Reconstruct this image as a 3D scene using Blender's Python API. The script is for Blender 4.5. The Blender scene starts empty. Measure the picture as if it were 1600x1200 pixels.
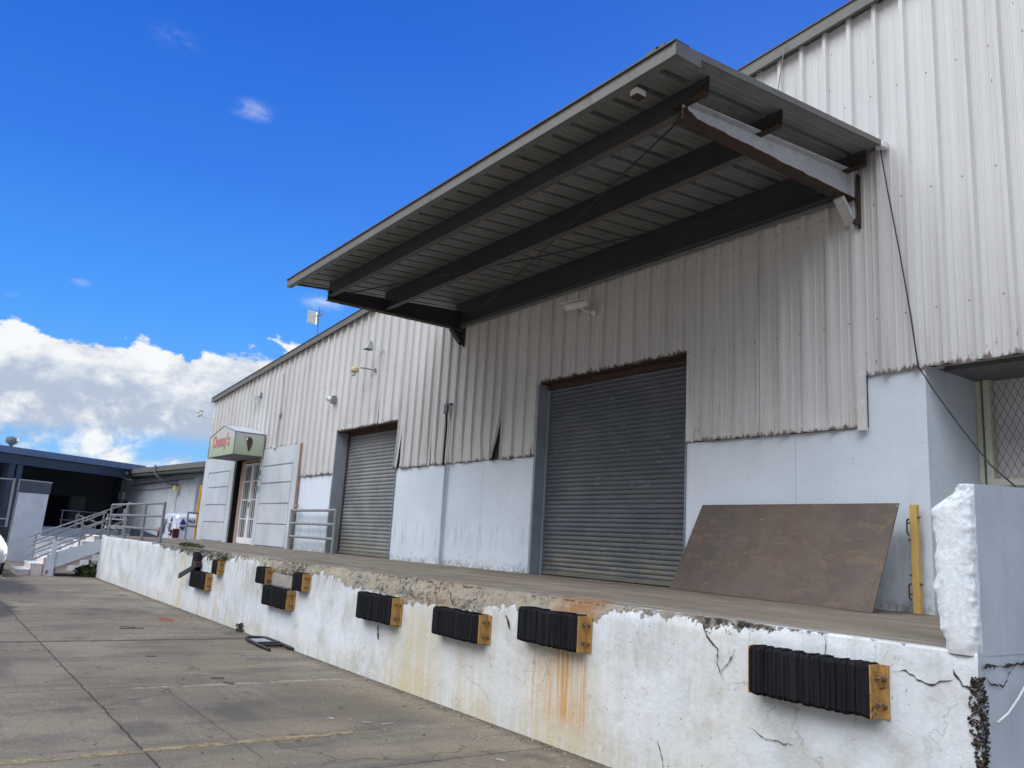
import bpy, bmesh, math, random
from mathutils import Vector, Matrix, noise
random.seed(7)
R = math.radians
sc = bpy.context.scene
COL = sc.collection

# ------------------------------------------------------------------ helpers
def link(o):
    COL.objects.link(o); return o

def build(name, bm, mat, parent=None, smooth=False, kind=None):
    bmesh.ops.recalc_face_normals(bm, faces=bm.faces[:]) if not getattr(bm, 'x', False) else None
    me = bpy.data.meshes.new(name)
    bm.to_mesh(me); bm.free()
    me.materials.append(mat)
    if smooth:
        for p in me.polygons: p.use_smooth = True
    o = link(bpy.data.objects.new(name, me))
    if parent: 
        o.parent = parent
        if parent.get('_m') or parent.type == 'EMPTY': pass
    if kind: o['kind'] = kind
    return o

def islands(bm):
    seen = set(); out = []
    for f in bm.faces:
        if f.index in seen: continue
        st = [f]; seen.add(f.index); grp = []
        while st:
            q = st.pop(); grp.append(q)
            for v in q.verts:
                for g_ in v.link_faces:
                    if g_.index not in seen: seen.add(g_.index); st.append(g_)
        out.append(grp)
    return out

def build_each(name, bm, mat, parent=None):
    """one object per connected piece"""
    bm.faces.index_update(); res = []
    for grp in islands(bm):
        nb = B(); mp = {}
        for f in grp:
            nb.faces.new([mp.setdefault(v, nb.verts.new(v.co)) if v in mp else mp.setdefault(v, nb.verts.new(v.co)) for v in f.verts])
        bmesh.ops.delete(nb, geom=[v for v in nb.verts if not v.link_faces], context='VERTS')
        res.append(build(name, nb, mat, parent))
    bm.free()
    return res

def thing(name, label, cat, loc=(0, 0, 0), rz=0, group=None):
    o = link(bpy.data.objects.new(name, None))
    o.empty_display_size = .2
    o.location = loc; o.rotation_euler = (0, 0, rz)
    return tag(o, label, cat, group)

def tag(o, label, cat, group=None):
    o['label'] = label; o['category'] = cat
    if group: o['group'] = group
    return o

def B(): return bmesh.new()

def box(bm, x0, x1, y0, y1, z0, z1, bev=0):
    vs = [bm.verts.new((x, y, z)) for x in (x0, x1) for y in (y0, y1) for z in (z0, z1)]
    f = []
    for i in ((0,1,3,2),(4,6,7,5),(0,4,5,1),(2,3,7,6),(0,2,6,4),(1,5,7,3)):
        f.append(bm.faces.new([vs[j] for j in i]))
    if bev:
        es = list({e for q in f for e in q.edges})
        bmesh.ops.bevel(bm, geom=es, offset=bev, segments=2, affect='EDGES', profile=.5)
    return vs

def hexa(bm, p):
    """p: 8 points, bottom ring 0-3 then top ring 4-7"""
    vs = [bm.verts.new(q) for q in p]
    for i in ((3,2,1,0),(4,5,6,7),(0,1,5,4),(1,2,6,5),(2,3,7,6),(3,0,4,7)):
        bm.faces.new([vs[j] for j in i])
    return vs

def prism(bm, poly, axis, a0, a1):
    """poly: 2d points; extruded along axis 'x','y','z' from a0 to a1"""
    def P(u, v, a):
        return {'x': (a, u, v), 'y': (u, a, v), 'z': (u, v, a)}[axis]
    A = [bm.verts.new(P(u, v, a0)) for u, v in poly]
    C = [bm.verts.new(P(u, v, a1)) for u, v in poly]
    n = len(poly)
    bm.faces.new(A[::-1]); bm.faces.new(C)
    for i in range(n):
        bm.faces.new((A[i], A[(i+1) % n], C[(i+1) % n], C[i]))

def tube(bm, pts, r, n=8, cap=True):
    pts = [Vector(p) for p in pts]
    rings = []
    for i, p in enumerate(pts):
        if i == 0: t = pts[1]-p
        elif i == len(pts)-1: t = p-pts[i-1]
        else: t = (pts[i+1]-p).normalized()+(p-pts[i-1]).normalized()
        t.normalize()
        up = Vector((0, 0, 1)) if abs(t.z) < .9 else Vector((0, 1, 0))
        a = t.cross(up).normalized(); b = t.cross(a)
        rr = r[i] if isinstance(r, (list, tuple)) else r
        rings.append([bm.verts.new(p+(a*math.cos(k*2*math.pi/n)+b*math.sin(k*2*math.pi/n))*rr) for k in range(n)])
    for A, C in zip(rings, rings[1:]):
        for k in range(n): bm.faces.new((A[k], A[(k+1) % n], C[(k+1) % n], C[k]))
    if cap:
        bm.faces.new(rings[0][::-1]); bm.faces.new(rings[-1])

def bar(bm, p, q, w, h):
    """square bar between two points, w sideways, h vertical-ish"""
    p = Vector(p); q = Vector(q); t = (q-p).normalized()
    up = Vector((0, 0, 1)) if abs(t.z) < .95 else Vector((0, 1, 0))
    a = t.cross(up).normalized()*w/2; b = a.cross(t).normalized()*h/2
    hexa(bm, [p-a-b, p+a-b, p+a+b, p-a+b, q-a-b, q+a-b, q+a+b, q-a+b])

def lathe(bm, c, prof, axis=(0, 0, 1), n=16):
    c = Vector(c); ax = Vector(axis).normalized()
    up = Vector((0, 0, 1)) if abs(ax.z) < .9 else Vector((0, 1, 0))
    a = ax.cross(up).normalized(); b = ax.cross(a)
    rings = []
    for r, h in prof:
        rings.append([bm.verts.new(c+ax*h+(a*math.cos(k*2*math.pi/n)+b*math.sin(k*2*math.pi/n))*max(r, .0005)) for k in range(n)])
    for A, C in zip(rings, rings[1:]):
        for k in range(n): bm.faces.new((A[k], A[(k+1) % n], C[(k+1) % n], C[k]))
    bm.faces.new(rings[0][::-1]); bm.faces.new(rings[-1])

def N3(x, y, z, s=1.0): return noise.noise(Vector((x*s, y*s, z*s)))
def FB(x, y, z, o=4): return noise.fractal(Vector((x, y, z)), 1.0, 2.0, o)
def interp(tab, x):
    if x <= tab[0][0]: return tab[0][1]
    for (a, u), (b, v) in zip(tab, tab[1:]):
        if x <= b: return u+(v-u)*(x-a)/(b-a)
    return tab[-1][1]
def sst(a, b, x):
    t = min(1, max(0, (x-a)/(b-a))); return t*t*(3-2*t)

# ------------------------------------------------------------------ material kit
class NT:
    def __init__(s, tree): s.t = tree; s.t.nodes.clear()
    def n(s, typ, **kw):
        nd = s.t.nodes.new(typ)
        for k, v in kw.items(): setattr(nd, k, v)
        return nd
    def put(s, sock, v):
        if hasattr(v, 'is_output') or isinstance(v, bpy.types.NodeSocket): s.t.links.new(v, sock)
        elif isinstance(v, (tuple, list)) and len(v) == 3 and sock.type == 'RGBA': sock.default_value = (*v, 1)
        else: sock.default_value = v
    def m(s, op, a, b=None, c=None, clamp=False):
        nd = s.n('ShaderNodeMath', operation=op, use_clamp=clamp)
        for i, v in enumerate((a, b, c)):
            if v is not None: s.put(nd.inputs[i], v)
        return nd.outputs[0]
    def pos(s): return s.n('ShaderNodeNewGeometry').outputs['Position']
    def obj(s): return s.n('ShaderNodeTexCoord').outputs['Object']
    def sep(s, v):
        nd = s.n('ShaderNodeSeparateXYZ'); s.put(nd.inputs[0], v); return nd.outputs
    def scale(s, v, sx, sy, sz, off=(0, 0, 0)):
        nd = s.n('ShaderNodeMapping'); s.put(nd.inputs[0], v)
        nd.inputs['Scale'].default_value = (sx, sy, sz); nd.inputs['Location'].default_value = off
        return nd.outputs[0]
    def noise(s, v, sc, det=6, rough=.55, dist=0):
        nd = s.n('ShaderNodeTexNoise'); s.put(nd.inputs['Vector'], v)
        nd.inputs['Scale'].default_value = sc; nd.inputs['Detail'].default_value = det
        nd.inputs['Roughness'].default_value = rough; nd.inputs['Distortion'].default_value = dist
        return nd.outputs[0]
    def voro(s, v, sc, feat='F1', out=0):
        nd = s.n('ShaderNodeTexVoronoi', feature=feat); s.put(nd.inputs['Vector'], v)
        nd.inputs['Scale'].default_value = sc
        return nd.outputs[out]
    def ramp(s, v, lo, hi, a=0., b=1.):
        nd = s.n('ShaderNodeMapRange', interpolation_type='SMOOTHSTEP')
        s.put(nd.inputs[0], v)
        for i, q in enumerate((lo, hi, a, b)): s.put(nd.inputs[1+i], q)
        return nd.outputs[0]
    def mix(s, f, a, b, mode='MIX'):
        nd = s.n('ShaderNodeMix', data_type='RGBA', blend_type=mode)
        s.put(nd.inputs[0], f); s.put(nd.inputs[6], a); s.put(nd.inputs[7], b)
        return nd.outputs[2]
    def attr(s, name): return s.n('ShaderNodeAttribute', attribute_name=name).outputs['Fac']
    def bump(s, h, st=.3, d=.01):
        nd = s.n('ShaderNodeBump'); s.put(nd.inputs['Height'], h)
        nd.inputs['Strength'].default_value = st; nd.inputs['Distance'].default_value = d
        return nd.outputs[0]
    def out(s, col, rough=.6, metal=0., normal=None, spec=.4, **kw):
        p = s.n('ShaderNodeBsdfPrincipled')
        s.put(p.inputs['Base Color'], col); s.put(p.inputs['Roughness'], rough); s.put(p.inputs['Metallic'], metal)
        s.put(p.inputs['Specular IOR Level'], spec)
        if normal is not None: s.put(p.inputs['Normal'], normal)
        for k, v in kw.items(): s.put(p.inputs[k.replace('_', ' ')], v)
        o = s.n('ShaderNodeOutputMaterial'); s.t.links.new(p.outputs[0], o.inputs[0])
        return p

def material(name):
    m = bpy.data.materials.new(name); m.use_nodes = True
    return m, NT(m.node_tree)

def mul(c, k): return tuple(q*k for q in c)

def paint(name, col, rough=.55, dirt=.25, sc=3., metal=0., streak=False, rust=0., dirtcol=(.12, .1, .08), bumpy=.1, fine=60):
    """generic weathered painted surface"""
    m, t = material(name)
    p = t.pos()
    big = t.noise(p, sc, 5, .6)
    v = t.scale(p, 14, 14, .9) if streak else t.scale(p, sc*4, sc*4, sc*4)
    st = t.noise(v, 1., 5, .6)
    c = t.mix(t.ramp(big, .3, .75), mul(col, 1.06), mul(col, .86))
    f = t.m('MULTIPLY', t.ramp(st, .5, .8), dirt)
    c = t.mix(f, c, dirtcol)
    if rust:
        r = t.noise(p, sc*3.2, 8, .7, .6)
        rc = t.mix(t.noise(p, 40, 4), (.055, .028, .017), (.16, .075, .036))
        c = t.mix(t.ramp(r, .72-rust*.3, .77-rust*.3), c, rc)
    nrm = t.bump(t.noise(p, fine, 4), bumpy, .004)
    t.out(c, rough, metal, nrm)
    return m

M = {}
# ---- concrete of the dock wall, painted, peeling (attributes: exposed, rust, grime)
m, t = material('painted_dock_wall'); M['dockwall'] = m
p = t.pos(); x, y, z = t.sep(p)
e = t.m('ADD', t.attr('exposed'), t.m('MULTIPLY', t.m('SUBTRACT', t.noise(p, 8, 10, .74), .5), .38))
exm = t.ramp(e, -.004, .006)
chp = t.m('MULTIPLY', t.ramp(t.noise(p, 3.7, 9, .72, .3), .655, .672), t.ramp(x, -12, -9))
exm = t.m('MAXIMUM', exm, t.m('MULTIPLY', chp, .0))
agg = t.noise(p, 55, 6, .75)
pit = t.m('ADD', t.m('MULTIPLY', t.noise(p, 19, 8, .75), .7), t.m('MULTIPLY', t.noise(p, 52, 5, .7), .3))
conc = t.mix(t.ramp(agg, .3, .7), (.30, .26, .20), (.66, .61, .52))
conc = t.mix(t.ramp(pit, .43, .53, .95, 0), conc, (.07, .06, .048))  # shade of the pits painted in as dark colour for relief
conc = t.mix(t.ramp(t.noise(p, 2.3, 5, .6), .42, .62), conc, t.mix(agg, (.30, .26, .19), (.68, .61, .49)))
conc = t.mix(t.m('MULTIPLY', t.attr('moss'), t.ramp(t.noise(p, 14, 6, .7), .36, .56)), conc, (.045, .045, .035))
pv = t.noise(p, 1.1, 6, .6)
pc = t.mix(t.ramp(pv, .35, .7), (.725, .765, .80), (.62, .675, .72))
# vertical water streaks
sv = t.noise(t.scale(p, 9, 9, .55), 1.6, 6, .6)
sv2 = t.noise(t.scale(p, 28, 28, 1.1), 1.3, 5, .65)
gr = t.attr('grime')
pc = t.mix(t.m('MULTIPLY', t.ramp(sv, .42, .72), t.m('ADD', .05, t.m('MULTIPLY', gr, .75))), pc, (.33, .33, .30))
pc = t.mix(t.m('MULTIPLY', t.ramp(sv2, .52, .74), t.m('MULTIPLY', gr, .8)), pc, (.14, .135, .12))
pc = t.mix(t.ramp(t.noise(p, 1.7, 8, .68), .46, .68, 0, .68), pc, (.47, .465, .43))
pc = t.mix(t.ramp(t.noise(t.scale(p, 3, 3, 1.1, (4, 1, 3)), 1.6, 8, .72), .55, .72, 0, .5), pc, (.36, .34, .30))
pc = t.mix(t.ramp(t.noise(t.scale(p, 1, 1, 1, (2, 8, 5)), 4.3, 9, .75, .4), .655, .675, 0, .8), pc, (.30, .26, .215))
# damp yellow-beige bleed
be = t.attr('beige')
pc = t.mix(t.m('MULTIPLY', be, t.ramp(sv, .25, .6, .35, 1)), pc, (.60, .52, .35))
ru = t.attr('rust')
rs = t.noise(t.scale(p, 22, 22, .8), 1.5, 6, .6)
pc = t.mix(t.m('MULTIPLY', ru, t.ramp(rs, .36, .62, .0, .92)), pc, (.58, .29, .075))
# specks / small chips
sp = t.noise(p, 26, 5, .6)
pc = t.mix(t.ramp(sp, .675, .70, 0, .85), pc, (.17, .14, .115))
vd = t.n('ShaderNodeTexVoronoi', feature='DISTANCE_TO_EDGE'); vd.inputs['Scale'].default_value = 1.25
wp = t.n('ShaderNodeVectorMath', operation='ADD'); 
nc = t.n('ShaderNodeTexNoise'); nc.inputs['Scale'].default_value = 5; nc.inputs['Detail'].default_value = 6
t.put(nc.inputs['Vector'], p); t.put(wp.inputs[0], p)
vs = t.n('ShaderNodeVectorMath', operation='SCALE'); t.put(vs.inputs[0], nc.outputs['Color']); vs.inputs['Scale'].default_value = .45
t.put(wp.inputs[1], vs.outputs[0]); t.put(vd.inputs['Vector'], wp.outputs[0])
crk = t.m('MULTIPLY', t.ramp(vd.outputs[0], .004, .012, 1, 0), t.ramp(t.noise(p, .9, 3), .52, .58))
pc = t.mix(t.m('MULTIPLY', crk, .28), pc, (.14, .12, .1))
c = t.mix(exm, pc, conc)
topc = t.mix(t.ramp(t.noise(t.scale(p, .6, 6, 1), 1.6, 7, .65), .35, .66), (.19, .155, .12), (.33, .29, .24))
c = t.mix(t.attr('top'), c, topc)
ru2 = t.m('MULTIPLY', t.attr('orange'), t.ramp(agg, .3, .6, .5, 1))
c = t.mix(t.m('MULTIPLY', t.m('MULTIPLY', ru2, exm), t.ramp(t.noise(p, 8, 6, .7), .38, .55)), c, (.42, .20, .075))
h = t.m('ADD', t.m('MULTIPLY', t.m('SUBTRACT', 1, exm), .7), t.m('MULTIPLY', t.m('MULTIPLY', agg, exm), 1.4))
h = t.m('ADD', h, t.m('MULTIPLY', t.noise(p, 12, 6, .6), .28))
h = t.m('ADD', h, t.m('MULTIPLY', t.noise(p, 3.5, 5, .6), .9))
h = t.m('ADD', h, t.m('MULTIPLY', t.m('MULTIPLY', pit, exm), 1.5))
t.out(c, t.ramp(exm, 0, 1, .55, .95), 0, t.bump(h, .9, .02), .3)

# ---- platform concrete
m, t = material('platform_concrete'); M['platform'] = m
p = t.pos()
a = t.noise(t.scale(p, .55, 2.2, 1), 1.5, 8, .68); b = t.noise(p, 1.0, 6, .6); g = t.noise(p, 70, 4, .7)
c = t.mix(t.ramp(a, .35, .68), (.17, .14, .105), (.265, .23, .185))
c = t.mix(t.ramp(b, .5, .7, 0, .6), c, (.13, .105, .08))
c = t.mix(t.ramp(t.noise(t.scale(p, 1.5, 9, 1), 1.7, 7, .7), .60, .72, 0, .5), c, (.38, .33, .27))
c = t.mix(t.ramp(t.noise(t.scale(p, 2.5, 7, 1), 2, 7, .7), .58, .7, 0, .6), c, (.07, .055, .045))
c = t.mix(t.ramp(g, .4, .7, 0, .35), c, (.10, .09, .075))
t.out(c, .9, 0, t.bump(g, .4, .006), .25)

# ---- yard pavement
m, t = material('yard_concrete'); M['ground'] = m
p = t.pos(); x, y, z = t.sep(p)
big = t.noise(p, .33, 7, .62, .4); mid = t.noise(t.scale(p, 1, .45, 1), 1.3, 8, .68); fin = t.noise(p, 45, 5, .75); grit = t.noise(p, 160, 3, .8)
c = t.mix(t.ramp(big, .36, .66), (.200, .168, .124), (.305, .258, .188))
c = t.mix(t.ramp(mid, .45, .70, 0, .75), c, (.115, .11, .105))
c = t.mix(t.ramp(t.noise(t.scale(p, .45, 1, 1), 1.1, 7, .7), .56, .72, 0, .65), c, (.33, .30, .255))
c = t.mix(t.ramp(t.noise(p, .8, 5, .55), .62, .74, 0, .8), c, (.065, .064, .066))
tyre = t.noise(t.scale(p, 2.4, .12, 1), 1.0, 6, .65)
c = t.mix(t.ramp(tyre, .52, .72, 0, .5), c, (.085, .083, .082))
c = t.mix(t.ramp(t.noise(t.scale(p, .2, 1.6, 1), 1.0, 7, .7), .55, .72, 0, .5), c, (.10, .098, .095))
c = t.mix(t.ramp(fin, .42, .70, 0, .55), c, (.065, .063, .055))
c = t.mix(t.ramp(fin, .25, .42, .35, 0), c, (.40, .37, .33))
c = t.mix(t.ramp(t.noise(t.scale(p, 3.2, 9, 1), 1.6, 7, .72), .54, .68, 0, .55), c, (.11, .105, .09))
c = t.mix(t.ramp(t.noise(t.scale(p, 2.2, 8, 1, (3, 7, 0)), 1.7, 7, .72), .57, .70, 0, .5), c, (.36, .34, .29))
c = t.mix(t.ramp(grit, .62, .72, 0, .5), c, (.04, .04, .038))
c = t.mix(t.ramp(t.voro(p, 13), .0, .07, .8, 0), c, t.mix(t.ramp(t.noise(p, 5, 2), .45, .55), (.03, .028, .026), (.48, .45, .40)))
# local stains
def spot(cx, cy, rx, ry, colr, k):
    global c
    dx = t.m('DIVIDE', t.m('SUBTRACT', x, cx), rx); dy = t.m('DIVIDE', t.m('SUBTRACT', y, cy), ry)
    d = t.m('SQRT', t.m('ADD', t.m('MULTIPLY', dx, dx), t.m('MULTIPLY', dy, dy)))
    d = t.m('ADD', d, t.m('MULTIPLY', t.m('SUBTRACT', t.noise(p, 2.2, 7, .65), .5), 1.6))
    c = t.mix(t.ramp(d, .55, 1.05, k, 0), c, colr)
spot(-15.43, 3.85, .5, .16, (.23, .085, .04), .85)
spot(-7.3, 1.75, .35, .3, (.08, .08, .08), .5)
spot(-7.6, 2.6, .4, .22, (.085, .083, .08), .5)
spot(-17.5, 1.4, 2.2, .4, (.05, .05, .052), .8)
spot(-23, 2.0, 3.2, .7, (.045, .046, .05), .8)
spot(-12.2, 2.0, .9, .4, (.30, .265, .20), .4)
spot(-10.3, 1.3, .8, .35, (.30, .265, .20), .4)
c = t.mix(t.ramp(t.noise(p, 2.6, 6, .62), .66, .72, 0, .75), c, (.06, .058, .052))
c = t.mix(t.ramp(t.noise(t.scale(p, 1, 1, 1, (9, 2, 0)), 6.5, 4, .55), .70, .74, 0, .7), c, (.05, .048, .045))
# slab joints
wob = t.m('MULTIPLY', t.m('SUBTRACT', t.noise(p, 3., 5, .6), .5), .06)
def jline(coord, off, pitch, w, k, colr=(.035, .033, .03)):
    global c
    q = t.m('ADD', t.m('ADD', coord, off), wob)
    q = t.m('PINGPONG', q, pitch/2)
    q = t.m('ADD', q, t.m('MULTIPLY', t.m('SUBTRACT', t.noise(p, 16, 6, .75), .52), .035))
    c = t.mix(t.ramp(q, w*.5, w*1.3, k, 0), c, colr)
    return q
jx = jline(x, 5.55, 3.575, .009, .8)
jy = jline(y, -1.62, 3.7, .009, .85)
fj = t.m('ADD', t.m('ABSOLUTE', t.m('ADD', t.m('SUBTRACT', y, 2.32), wob)), t.m('MULTIPLY', t.ramp(t.m('ABSOLUTE', t.m('ADD', x, 7.6)), 1.5, 1.7), .1))
c = t.mix(t.ramp(fj, .004, .012, .6, 0), c, (.06, .055, .05))
# pale dusty band beside one cross joint
pj = t.m('ADD', t.m('ABSOLUTE', t.m('ADD', x, 9.06)), t.m('MULTIPLY', t.ramp(y, 2.2, 1.7), .2))
c = t.mix(t.m('MULTIPLY', t.ramp(pj, .03, .08, .8, 0), t.ramp(t.noise(p, 4, 6, .7), .4, .6)), c, (.40, .37, .32))
c = t.mix(t.ramp(t.m('ADD', t.m('ABSOLUTE', t.m('ADD', x, 12.72)), t.m('MULTIPLY', t.noise(p, 6, 6, .7), .25)), .14, .22, .85, 0), c, (.05, .048, .042))
vd = t.n('ShaderNodeTexVoronoi', feature='DISTANCE_TO_EDGE'); vd.inputs['Scale'].default_value = .38
wp = t.n('ShaderNodeVectorMath', operation='ADD'); nc = t.n('ShaderNodeTexNoise'); nc.inputs['Scale'].default_value = 2.4; nc.inputs['Detail'].default_value = 7
t.put(nc.inputs['Vector'], p); t.put(wp.inputs[0], p)
vs = t.n('ShaderNodeVectorMath', operation='SCALE'); t.put(vs.inputs[0], nc.outputs['Color']); vs.inputs['Scale'].default_value = .7
t.put(wp.inputs[1], vs.outputs[0]); t.put(vd.inputs['Vector'], wp.outputs[0])
crk = t.m('MULTIPLY', t.ramp(vd.outputs[0], .002, .006, 1, 0), t.ramp(t.noise(p, .5, 3), .5, .56))
c = t.mix(t.m('MULTIPLY', crk, .55), c, (.05, .048, .045))
# dirt line along the foot of the dock
dd = t.m('SUBTRACT', 4.61, y)
c = t.mix(t.m('MULTIPLY', t.ramp(t.m('ADD', dd, t.m('MULTIPLY', t.noise(p, 7, 6, .7), .5)), .2, .5, .8, 0), t.ramp(x, -28, -27)), c, (.075, .066, .052))
h = t.m('ADD', t.m('MULTIPLY', fin, .6), t.m('MULTIPLY', mid, .8))
t.out(c, t.ramp(mid, .3, .7, .88, .97), 0, t.bump(h, .6, .008), .2)

# ---- old yellow line: worn paint over concrete
m, t = material('worn_yellow_line'); M['yline'] = m
p = t.pos(); x, y, z = t.sep(p)
w = t.m('ADD', t.noise(p, 9, 7, .7), t.m('MULTIPLY', t.ramp(y, 3., 3.9), -.16))
edge = t.m('ABSOLUTE', t.m('ADD', x, t.m('ADD', 6.58, t.m('MULTIPLY', t.m('SUBTRACT', t.noise(p, 12, 5), .5), .03))))
fac = t.m('MULTIPLY', t.ramp(w, .37, .56), t.ramp(edge, .04, .07, 1, 0))
pb = t.n('ShaderNodeBsdfPrincipled'); t.put(pb.inputs['Base Color'], t.mix(t.noise(p, 40, 4), (.30, .235, .11), (.44, .37, .21))); pb.inputs['Roughness'].default_value = .85
tb = t.n('ShaderNodeBsdfTransparent'); ms = t.n('ShaderNodeMixShader')
t.put(ms.inputs[0], t.m('MULTIPLY', fac, .8)); t.put(ms.inputs[1], tb.outputs[0]); t.put(ms.inputs[2], pb.outputs[0])
o = t.n('ShaderNodeOutputMaterial'); t.t.links.new(ms.outputs[0], o.inputs[0])

# ---- ribbed siding
m, t = material('white_ribbed_siding'); M['siding'] = m
p = t.pos(); x, y, z = t.sep(p)
big = t.noise(t.scale(p, 1, 1, .35), .9, 6, .6)
st = t.noise(t.scale(p, 16, 16, .5), 1.2, 6, .62)
c = t.mix(t.ramp(big, .3, .7), (.645, .645, .645), (.57, .568, .566))
rt = t.ramp(x, -7.5, -4.2)
c = t.mix(t.m('MULTIPLY', rt, .8), c, (.655, .665, .67))
c = t.mix(t.m('MULTIPLY', t.ramp(st, .5, .78, 0, .30), t.m('SUBTRACT', 1, t.m('MULTIPLY', rt, .75))), c, (.36, .33, .30))
low = t.attr('low')     # metres above the lower edge
fray = t.m('MULTIPLY', t.m('SUBTRACT', t.noise(t.scale(p, 9, 9, 3), 1.6, 7, .7), .50), .32)
c = t.mix(t.ramp(t.m('SUBTRACT', low, fray), .0, .045, .92, 0), c, (.07, .035, .022))
c = t.mix(t.m('MULTIPLY', t.ramp(low, .05, .9, .35, 0), t.ramp(st, .42, .7)), c, (.40, .34, .30))
rspk = t.noise(t.scale(p, 30, 30, 9), 1., 5, .6)
c = t.mix(t.m('MULTIPLY', t.ramp(rspk, .66, .72), t.m('MULTIPLY', t.ramp(low, .2, 1.8, .8, .05), t.m('SUBTRACT', 1, t.m('MULTIPLY', rt, .8)))), c, (.13, .055, .03))
def screws(pitch, ph, zp, zo):
    fx = t.m('FRACT', t.m('DIVIDE', t.m('ADD', x, ph), pitch)); fz = t.m('FRACT', t.m('DIVIDE', t.m('ADD', z, zo), zp))
    dx = t.m('MULTIPLY', t.m('SUBTRACT', fx, .5), pitch); dz = t.m('MULTIPLY', t.m('SUBTRACT', fz, .5), zp)
    return t.m('SQRT', t.m('ADD', t.m('MULTIPLY', dx, dx), t.m('MULTIPLY', dz, dz)))
left_ = t.m('LESS_THAN', x, -15.28)
sc_ = t.m('ADD', t.m('MULTIPLY', left_, screws(.383, 22.2+.115+.1915, 1.31, .35)), t.m('MULTIPLY', t.m('SUBTRACT', 1, left_), screws(.3175, 13.06+.09+.15875, 1.31, .35)))
c = t.mix(t.ramp(sc_, .008, .014, .75, 0), c, (.16, .12, .10))
lapz = t.m('ABSOLUTE', t.m('ADD', t.m('SUBTRACT', z, 5.33), t.m('MULTIPLY', t.ramp(x, -15.3, -15.27), -.02)))
c = t.mix(t.m('MULTIPLY', t.ramp(lapz, .003, .008, .22, 0), t.m('LESS_THAN', x, -4.75)), c, (.2, .18, .17))
vpn = t.n('ShaderNodeTexNoise'); vpn.noise_dimensions = '1D'; vpn.inputs['Scale'].default_value = 1.05; t.put(vpn.inputs['W'], x)
c = t.mix(t.ramp(vpn.outputs[0], .40, .62, 0, .16), c, (.42, .41, .41))
rb = t.m('MULTIPLY', t.ramp(t.noise(t.scale(p, 8, 8, 2.2), 1.5, 8, .75), .60, .67), t.ramp(low, .02, .55, .9, 0))
c = t.mix(rb, c, (.085, .04, .027))
sm_ = t.m('MULTIPLY', t.ramp(t.noise(t.scale(p, 26, 26, .9), 1.5, 6, .7), .66, .72), t.ramp(low, .1, 1.6, .8, 0))
c = t.mix(t.m('MULTIPLY', sm_, t.m('SUBTRACT', 1, t.m('MULTIPLY', rt, .5))), c, (.12, .09, .08))
wst = t.m('MULTIPLY', t.ramp(t.noise(t.scale(p, 5, 5, .28), 1.3, 7, .7), .52, .74), t.m('SUBTRACT', 1, t.m('MULTIPLY', rt, .7)))
c = t.mix(t.m('MULTIPLY', wst, .42), c, (.33, .30, .27))
nl = t.voro(t.scale(p, 6.3, 6.3, 1.6), 1.)
c = t.mix(t.ramp(nl, .018, .05, .75, 0), c, (.08, .07, .065))
t.out(c, .5, 0, t.bump(t.m('ADD', t.noise(t.scale(p, 3, 3, 1.2), 1.6, 4), t.m('MULTIPLY', t.noise(t.scale(p, 1.3, 1.3, .5), 1.4, 3), 1.5)), .22, .03), .4)

# ---- blue-grey wall paint
m, t = material('pale_blue_wall_paint'); M['bluewall'] = m
p = t.pos(); x, y, z = t.sep(p)
c = t.mix(t.ramp(t.noise(p, .8, 6, .6), .35, .7), (.69, .765, .855), (.635, .71, .80))
vp = t.n('ShaderNodeTexVoronoi', distance='CHEBYCHEV'); vp.inputs['Scale'].default_value = .8; t.put(vp.inputs['Vector'], t.scale(p, 1, 1, 1.6))
vs_ = t.sep(vp.outputs['Color'])[0]
c = t.mix(t.ramp(vs_, .35, .9, 0, .28), c, (.57, .635, .70))
c = t.mix(t.ramp(t.noise(p, 5, 7, .7), .56, .75, 0, .3), c, (.45, .50, .55))
for jx_ in (-5.62, -12.02, -16.9):
    c = t.mix(t.ramp(t.m('ABSOLUTE', t.m('ADD', t.m('SUBTRACT', x, jx_), t.m('MULTIPLY', t.m('SUBTRACT', t.noise(p, 6, 5), .5), .03))), .003, .008, .4, 0), c, (.25, .27, .3))
c = t.mix(t.m('MULTIPLY', t.ramp(z, 1.2, 1.75, .5, 0), t.ramp(t.noise(t.scale(p, 3, 3, 5), 1.5, 8, .72), .5, .66)), c, (.40, .39, .36))
sm = t.m('MULTIPLY', t.ramp(t.noise(t.scale(p, 7, 7, 1.2), 1.4, 7, .65), .46, .72), t.ramp(t.m('ABSOLUTE', t.m('SUBTRACT', z, 1.75)), .1, .32, .55, .06))
c = t.mix(sm, c, (.34, .34, .33))
c = t.mix(t.m('MULTIPLY', t.ramp(z, 1.2, 1.36, .75, 0), t.ramp(t.noise(p, 12, 6, .7), .42, .6)), c, (.22, .19, .15))
c = t.mix(t.ramp(t.noise(p, 17, 4), .73, .75, 0, .7), c, (.2, .2, .2))
t.out(c, .6, 0, t.bump(t.noise(p, 22, 6, .6), .3, .006), .3)

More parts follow.
